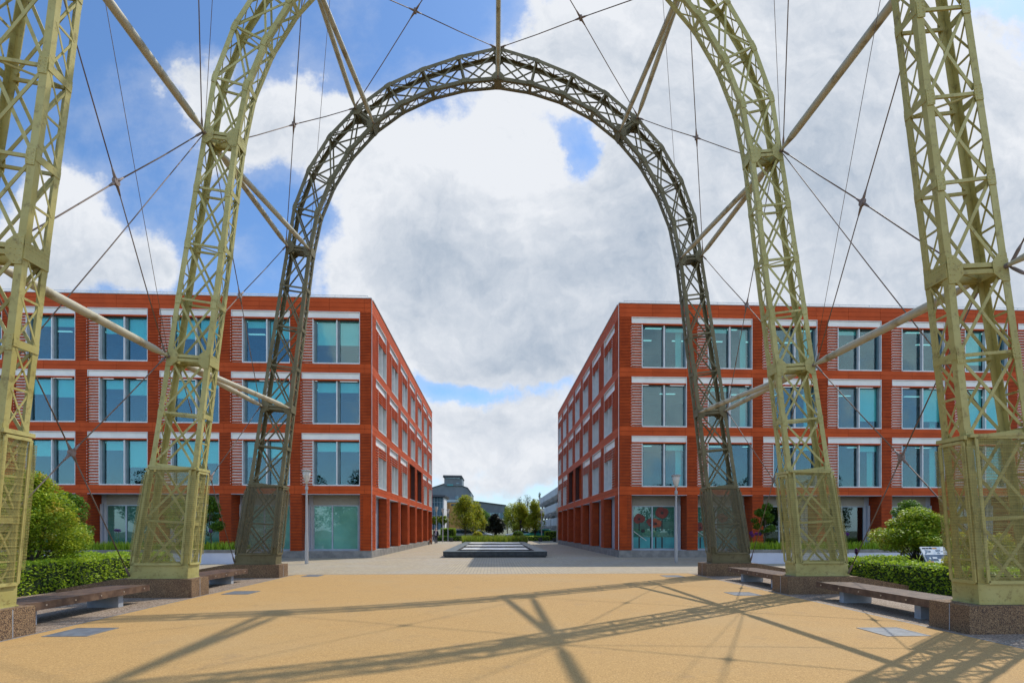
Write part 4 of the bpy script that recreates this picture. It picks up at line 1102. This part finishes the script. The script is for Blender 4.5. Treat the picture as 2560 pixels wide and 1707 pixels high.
Yd=120;t=thing('ochre_building',(px_at(1130,Yd),Yd,0),label='ochre rendered building with dark windows behind the distant lamps',cat='building');o=px_at(1130,Yd)
slab([(1109.5,1323.5),(1160,1323.5),(1160,1256.5),(1109.5,1256.5)],0,10,'wall',M['ochre'],Yd)
for x in (1124,1142): slab([(x,1322),(x+2.2,1322),(x+2.2,1257),(x,1257)],-.35,-.01,'pilaster',M['ochre'],Yd)
for a,b,c,d in ((1112,1123,1290,1278),(1128,1140,1264,1259.5),(1144.5,1156,1290,1278),(1144.5,1156,1264,1259.5)): slab([(a,c),(b,c),(b,d),(a,d)],-.1,-.01,'window',M['far_glass'],Yd)
Ye=112;t=thing('glass_pavilion',(px_at(1096,Ye),Ye,0),label='tall glazed entrance block with a dark overhanging roof beside the left building',cat='building');o=px_at(1096,Ye)
slab([(1070,1323.5),(1107.5,1323.5),(1107.5,1242),(1070,1242)],0,8,'glazing',M['far_glass'],Ye);slab([(1066,1242),(1113,1243),(1115,1238.5),(1066,1237)],-1.2,8.5,'roof',M['dark_roof'],Ye)
for x in (1086,1093,1100,1107): slab([(x,1323),(x+.6,1323),(x+.6,1243),(x,1243)],-.15,-.01,'mullion',M['grey_lite'],Ye)
for y in (1256,1272,1288): slab([(1075,y),(1107,y),(1107,y-.7),(1075,y-.7)],-.14,-.01,'transom',M['grey_lite'],Ye)
slab([(1107.6,1323.5),(1110,1323.5),(1110,1243),(1107.6,1243)],-.05,7,'corner_column',M['conc_bld'],Ye)
# multi storey car park
t=thing('parking_structure',(9.6,62,0),label='pale concrete multi-storey car park beyond the right building',cat='car park');Lp=51
for z0,z1 in ((6.95,8.05),(4.5,5.7),(2.2,3.4)):
    m=MB();n=12
    for k in range(n): m.box(0,.2,k*Lp/n+.03,(k+1)*Lp/n-.03,z0,z1)
    m.box(.1,24,Lp-.2,Lp,z0,z1);m.build('parapet',M['conc_bld'],t)
    m=MB();m.box(.201,24,0,Lp-.3,z0-.15,z0+.12)
    for k in range(22): m.box(.22,24,k*Lp/22,k*Lp/22+.25,z0-.55,z0-.151)
    m.build('deck',M['conc_bld'],t)
    m=MB()
    for k in range(22): m.box(-.06,.2,k*Lp/22,k*Lp/22+.25,z0-.28,z0-.005)
    m.build('beam_end',M['conc_bld'],t)
m=MB()
for k in range(9):
    for x in (.8,12,23): m.box(x,x+.35,k*Lp/8.2,k*Lp/8.2+.4,0,7)
m.build('column',M['conc_bld'],t);m=MB();m.box(3,23,2,Lp-3,0,6.8);m.build('ramp_core',M['dark_roof'],t)
m=MB();m.box(.3,.45,0,Lp*.6,0,1.6);m.build('base_wall',M['soffit'],t)
M['conc_dark']=M['conc_bld']

# ------------------------------------------------------------------ cars
M['tyre']=pmat('tyre',(.02,.02,.02),None,1,.8);M['rim']=pmat('alloy',(.5,.5,.52),None,1,.3,.8);M['carglass']=pmat('car_glass',(.03,.06,.07),None,1,.08,.2);M['red_l']=pmat('tail_lamp',(.5,.03,.02),None,1,.3)
def car(px,Y,rz,col,label,kind='suv',L=4.6):
    mt=pmat('car_paint_'+label[:6].strip(),col,None,1,.25,.35)
    t=thing('parked_car',(px_at(px,Y),Y,0),rz=rz,label=label,cat='car',group='cars parked at the end of the street')
    H=1.66 if kind=='suv' else 1.48;h=L/2
    # side profile, x along length (front +x)
    low=[(-h,.35),(-h+.03,.75),(-h+.05,.98),(h*.48,.98),(h*.92,.84),(h,.62),(h,.32),(h*.85,.22),(-h*.9,.24)]
    def sect(poly,w0,w1,zref,nm,mat,par):
        # three stations across give rounded flanks
        m=MB();n=len(poly);st=[(-w0,.93),(-w0*.93,1),(w0*.93,1),(w0,.93)]
        vs=[];fs=[]
        for y,k in st:
            for x,z in poly: vs.append((x*k,y if True else 0,zref+(z-zref)*(k*.98 if k<1 else 1)))
        for a in range(3):
            for i in range(n):
                j=(i+1)%n;fs.append((a*n+i,a*n+j,(a+1)*n+j,(a+1)*n+i))
        fs+=[tuple(range(n))[::-1],tuple(range(3*n,4*n))]
        m.add(vs,fs);return m.build(nm,mat,par,smooth=False)
    body=sect(low,.9,.9,.5,'body',mt,t)
    if kind=='suv': top=[(-h+.10,.97),(-h+.32,H-.12),(-h+.55,H),(.25,H),(.62,H-.12),(h*.50,.97)]
    else: top=[(-h+.12,.97),(-h+.55,H-.1),(-h+.9,H),(.1,H),(.5,H-.12),(h*.46,.97)]
    m=MB();n=len(top)
    vs=[(x,-.84+ (z-.97)*.22,z) for x,z in top]+[(x,.84-(z-.97)*.22,z) for x,z in top]
    m.add(vs,[tuple(range(n)),tuple(range(n,2*n))[::-1]]+[(i,n+i,n+(i+1)%n,(i+1)%n) for i in range(n)]);m.build('cabin',mt,t)
    # side windows & screens
    a=[p for p in top]
    side=[(top[0][0]+.22,1.02),(top[1][0]+.18,H-.16),(top[3][0]+.02,H-.14),(top[4][0]-.02,H-.2),(top[5][0]-.2,1.02)]
    for s in (-1,1):
        m=MB();f=lambda x,z,o_:(x,s*(.84-(z-.97)*.22+o_),z)
        m.prism(side,lambda x,z:f(x,z,.002),lambda x,z:f(x,z,.012));wn_=m.build('side_window',M['carglass'],t)
        m=MB()
        for xx in (-.15,): m.bar(f(xx,1.02,.014),f(xx+.0,H-.14,.014),.06,.01,up=(0,1,0))
        m.build('pillar',mt,wn_)
    for (p0,p1),nm in (((top[5],top[4]),'windscreen'),((top[0],top[1]),'rear_window')):
        m=MB();sg=1 if nm=='windscreen' else -1
        m.add([(p0[0]+.01*sg,-.72,p0[1]+.06),(p0[0]+.01*sg,.72,p0[1]+.06),(p1[0]+.015*sg,.62,p1[1]-.0),(p1[0]+.015*sg,-.62,p1[1]-.0)],[(0,1,2,3)]);m.build(nm,M['carglass'],t)
    for x in (-h*.62,h*.62):
        for s in (-1,1):
            m=MB();m.tube([(x,s*.70,.34),(x,s*.925,.34)],.34,18);w_=m.build('wheel',M['tyre'],t);m=MB();m.tube([(x,s*.926,.34),(x,s*.935,.34)],.21,12);m.build('rim',M['rim'],w_)
    for s in (-1,1):
        m=MB();m.box(-h-.01,-h+.1,min(s*.6,s*.87),max(s*.6,s*.87),.78,.95);m.build('tail_lamp',M['red_l'],t)
        m=MB();m.box(h-.25,h-.02,min(s*.55,s*.82),max(s*.55,s*.82),.62,.74);m.build('headlight',M['white_panel'],t)
    if kind=='suv':
        m=MB()
        for s in (-1,1): m.bar((-h+.7,s*.6,H+.05),(.2,s*.6,H+.05),.04,.03)
        m.build('roof_rail',M['rim'],t)
car(1164,78,rad(6),(.48,.49,.51),'silver-grey estate car with red tail lamp behind the low left hedge')
car(1178,83,rad(0),(.72,.76,.8),'pale silver car roof showing behind the silver-grey one')
car(1201,79,rad(-12),(.62,.64,.66),'white car with sloping bonnet behind the yellow shrub','hatch')
car(1297,80,rad(170),(.70,.72,.74),'white car behind the rounded green shrub','hatch',4.3)
car(1334,84,rad(178),(.10,.14,.14),'dark car behind the green one','hatch',4.3)
car(1342,78,rad(180),(.03,.34,.26),'metallic green off-road car on the right')

# ------------------------------------------------------------------ person & dog
M['skin']=pmat('skin',(.55,.33,.24),None,1,.5);M['suit']=pmat('navy_suit',(.015,.02,.04),(.02,.025,.05),5,.8);M['shirt']=pmat('pale_shirt',(.55,.55,.68),None,1,.8);M['hair']=pmat('grey_hair',(.45,.40,.36),None,1,.8);M['shoe']=pmat('shoe',(.02,.015,.012),None,1,.5);M['fur']=pmat('brown_fur',(.22,.08,.035),(.36,.17,.08),7,.9)
def skin(name,verts,edges,radii,mat,parent=None,root=0,sub=2,**kw):
    me=bpy.data.meshes.new(name);me.from_pydata(verts,edges,[]);me.materials.append(mat)
    o=bpy.data.objects.new(name,me);COL.objects.link(o)
    if parent:o.parent=parent
    o.modifiers.new('s','SKIN');
    for i,r in enumerate(radii):
        rr=r if isinstance(r,tuple) else (r,r);me.skin_vertices[0].data[i].radius=rr
        me.skin_vertices[0].data[i].use_root=(i==root)
    m=o.modifiers.new('u','SUBSURF');m.levels=sub;m.render_levels=sub
    o.modifiers['s'].use_smooth_shade=True
    tag(o,**kw);return o
px_=(px_at(1090,57.8),57.8)
P_=thing('person',(px_[0],px_[1],0),rz=0,label='man in a dark suit and pale open-necked shirt walking towards the camera',cat='person')
V_=[(0,0,.95),(0,0,1.12),(0,0,1.32),(0,0,1.46),(0,-.01,1.54),(0,-.02,1.62),(0,-.02,1.72),   #0-6 spine neck head
 (-.18,0,1.42),(-.25,.03,1.16),(-.24,-.06,.93),(-.24,-.09,.84),   # arm 7-10
 (.18,0,1.42),(.25,-.02,1.16),(.25,.03,.92),(.25,.04,.83),       # 11-14
 (-.09,0,.88),(-.10,-.10,.50),(-.10,-.02,.09),(-.10,-.16,.05),    # leg 15-18
 (.09,0,.88),(.10,.03,.50),(.10,.20,.12),(.10,.10,.05)]
E_=[(0,1),(1,2),(2,3),(3,4),(4,5),(5,6),(3,7),(7,8),(8,9),(9,10),(3,11),(11,12),(12,13),(13,14),(0,15),(15,16),(16,17),(17,18),(0,19),(19,20),(20,21),(21,22)]
R_=[(.15,.11),(.14,.10),(.16,.11),(.12,.09),(.055,.055),(.078,.09),(.082,.095),.055,.045,.032,.035,.055,.045,.032,.035,.085,.058,.042,.035,.085,.058,.042,.035]
nb_=len(V_)
for s_,hi in ((-1,10),(1,14)):
    hx,hy,hz=V_[hi]
    for k,(dx,dy,ln) in enumerate(((-.0,-.03,.075),(0,-.01,.085),(0,.01,.08),(0,.03,.065),(-s_*.02,-.045,.045))):
        i=len(V_);V_+= [(hx+dx,hy+dy*.9,hz-.03),(hx+dx-s_*.005,hy+dy,hz-.03-ln*.6),(hx+dx-s_*.02,hy+dy,hz-.03-ln)]
        E_+=[(hi,i),(i,i+1),(i+1,i+2)];R_+=[.010,.009,.008]
skin('body',V_,E_,R_,M['skin'],P_)
jv=V_[:4]+[V_[7],V_[8],V_[9],V_[11],V_[12],V_[13]]
skin('jacket',[(0,0,.86)]+jv,[(0,1),(1,2),(2,3),(3,4),(4,5),(5,6),(6,7),(4,8),(8,9),(9,10)],[(.19,.14),(.175,.135),(.165,.125),(.185,.135),(.13,.105),.075,.062,.05,.075,.062,.05],M['suit'],P_)
skin('trousers',[V_[0],V_[15],V_[16],V_[17],V_[19],V_[20],V_[21]],[(0,1),(1,2),(2,3),(0,4),(4,5),(5,6)],[(.15,.12),.105,.078,.062,.105,.078,.062],M['suit'],P_)
skin('shoe',[(-.10,.04,.05),(-.10,-.17,.045)],[(0,1)],[.05,.045],M['shoe'],P_);skin('shoe',[(.10,.24,.08),(.10,.06,.045)],[(0,1)],[.05,.045],M['shoe'],P_)
m=MB();m.prism([(-.055,.92),(.055,.92),(.075,1.25),(.05,1.46),(-.05,1.46),(-.075,1.25)],lambda x,z:(x,-.12,z),lambda x,z:(x,-.165,z));m.build('shirt',M['shirt'],P_)
m=MB();m.tube([(0,.01,1.70),(0,.01,1.76),(0,.01,1.80)],[.085,.08,.03],10);m.build('hair',M['hair'],P_,smooth=True)
m=MB()
for x in (-.03,.03): m.tube([(x,-.112,1.675),(x,-.118,1.675)],.009,6)
m.tube([(0,-.10,1.67),(0,-.135,1.635),(0,-.11,1.625)],[.008,.014,.01],6);m.tube([(-.025,-.112,1.595),(.025,-.112,1.595)],.006,5);m.build('face',M['skin'],P_)
dx=px_at(1077,54.5)
dv=[(0,.24,.40),(0,0,.40),(0,-.22,.42),(0,-.32,.52),(0,-.38,.58),(0,-.50,.55),(0,.34,.46),(0,.42,.56),
 (-.08,-.20,.34),(-.08,-.22,.18),(-.08,-.23,.03),(.08,-.20,.34),(.08,-.14,.18),(.08,-.17,.03),
 (-.08,.22,.34),(-.08,.16,.24),(-.08,.27,.15),(-.08,.24,.03),(.08,.22,.34),(.08,.18,.24),(.08,.30,.15),(.08,.28,.03),
 (-.06,-.36,.66),(.06,-.36,.66)]
de=[(0,1),(1,2),(2,3),(3,4),(4,5),(0,6),(6,7),(2,8),(8,9),(9,10),(2,11),(11,12),(12,13),(0,14),(14,15),(15,16),(16,17),(0,18),(18,19),(19,20),(20,21),(4,22),(4,23)]
dr=[.10,.11,.13,.08,.085,.04,.035,.02,.06,.035,.03,.06,.035,.03,.07,.045,.03,.03,.07,.045,.03,.03,.025,.025]
d_=skin('dog',dv,de,dr,M['fur'],root=1,label='small brown dog walking beside the man in the suit',cat='dog');d_.location=(dx,54.5,0)

# ------------------------------------------------------------------ trees behind the camera, mirrored in the windows
m=MB();rn=random.Random(77)
for k in range(26):
    x=-65+k*5.2+rn.uniform(-2,2);h=rn.uniform(7,12.5);r=rn.uniform(2.6,4)
    for j in range(7):
        c=(x+rn.uniform(-1.8,1.8),-34+rn.uniform(-3,3),h*(.3+.65*j/7))
        leaves(m,c,(r*.75,r*.75,r*.65),420,.5,rn,.3)
m.build('woodland',M['leaf_dark'],kind='stuff',label='dark line of trees mirrored in the lower windows',cat='woodland')

cy=sc.cycles;cy.max_bounces=7;cy.diffuse_bounces=3;cy.glossy_bounces=3;cy.transmission_bounces=4;cy.transparent_max_bounces=14;cy.sample_clamp_indirect=6
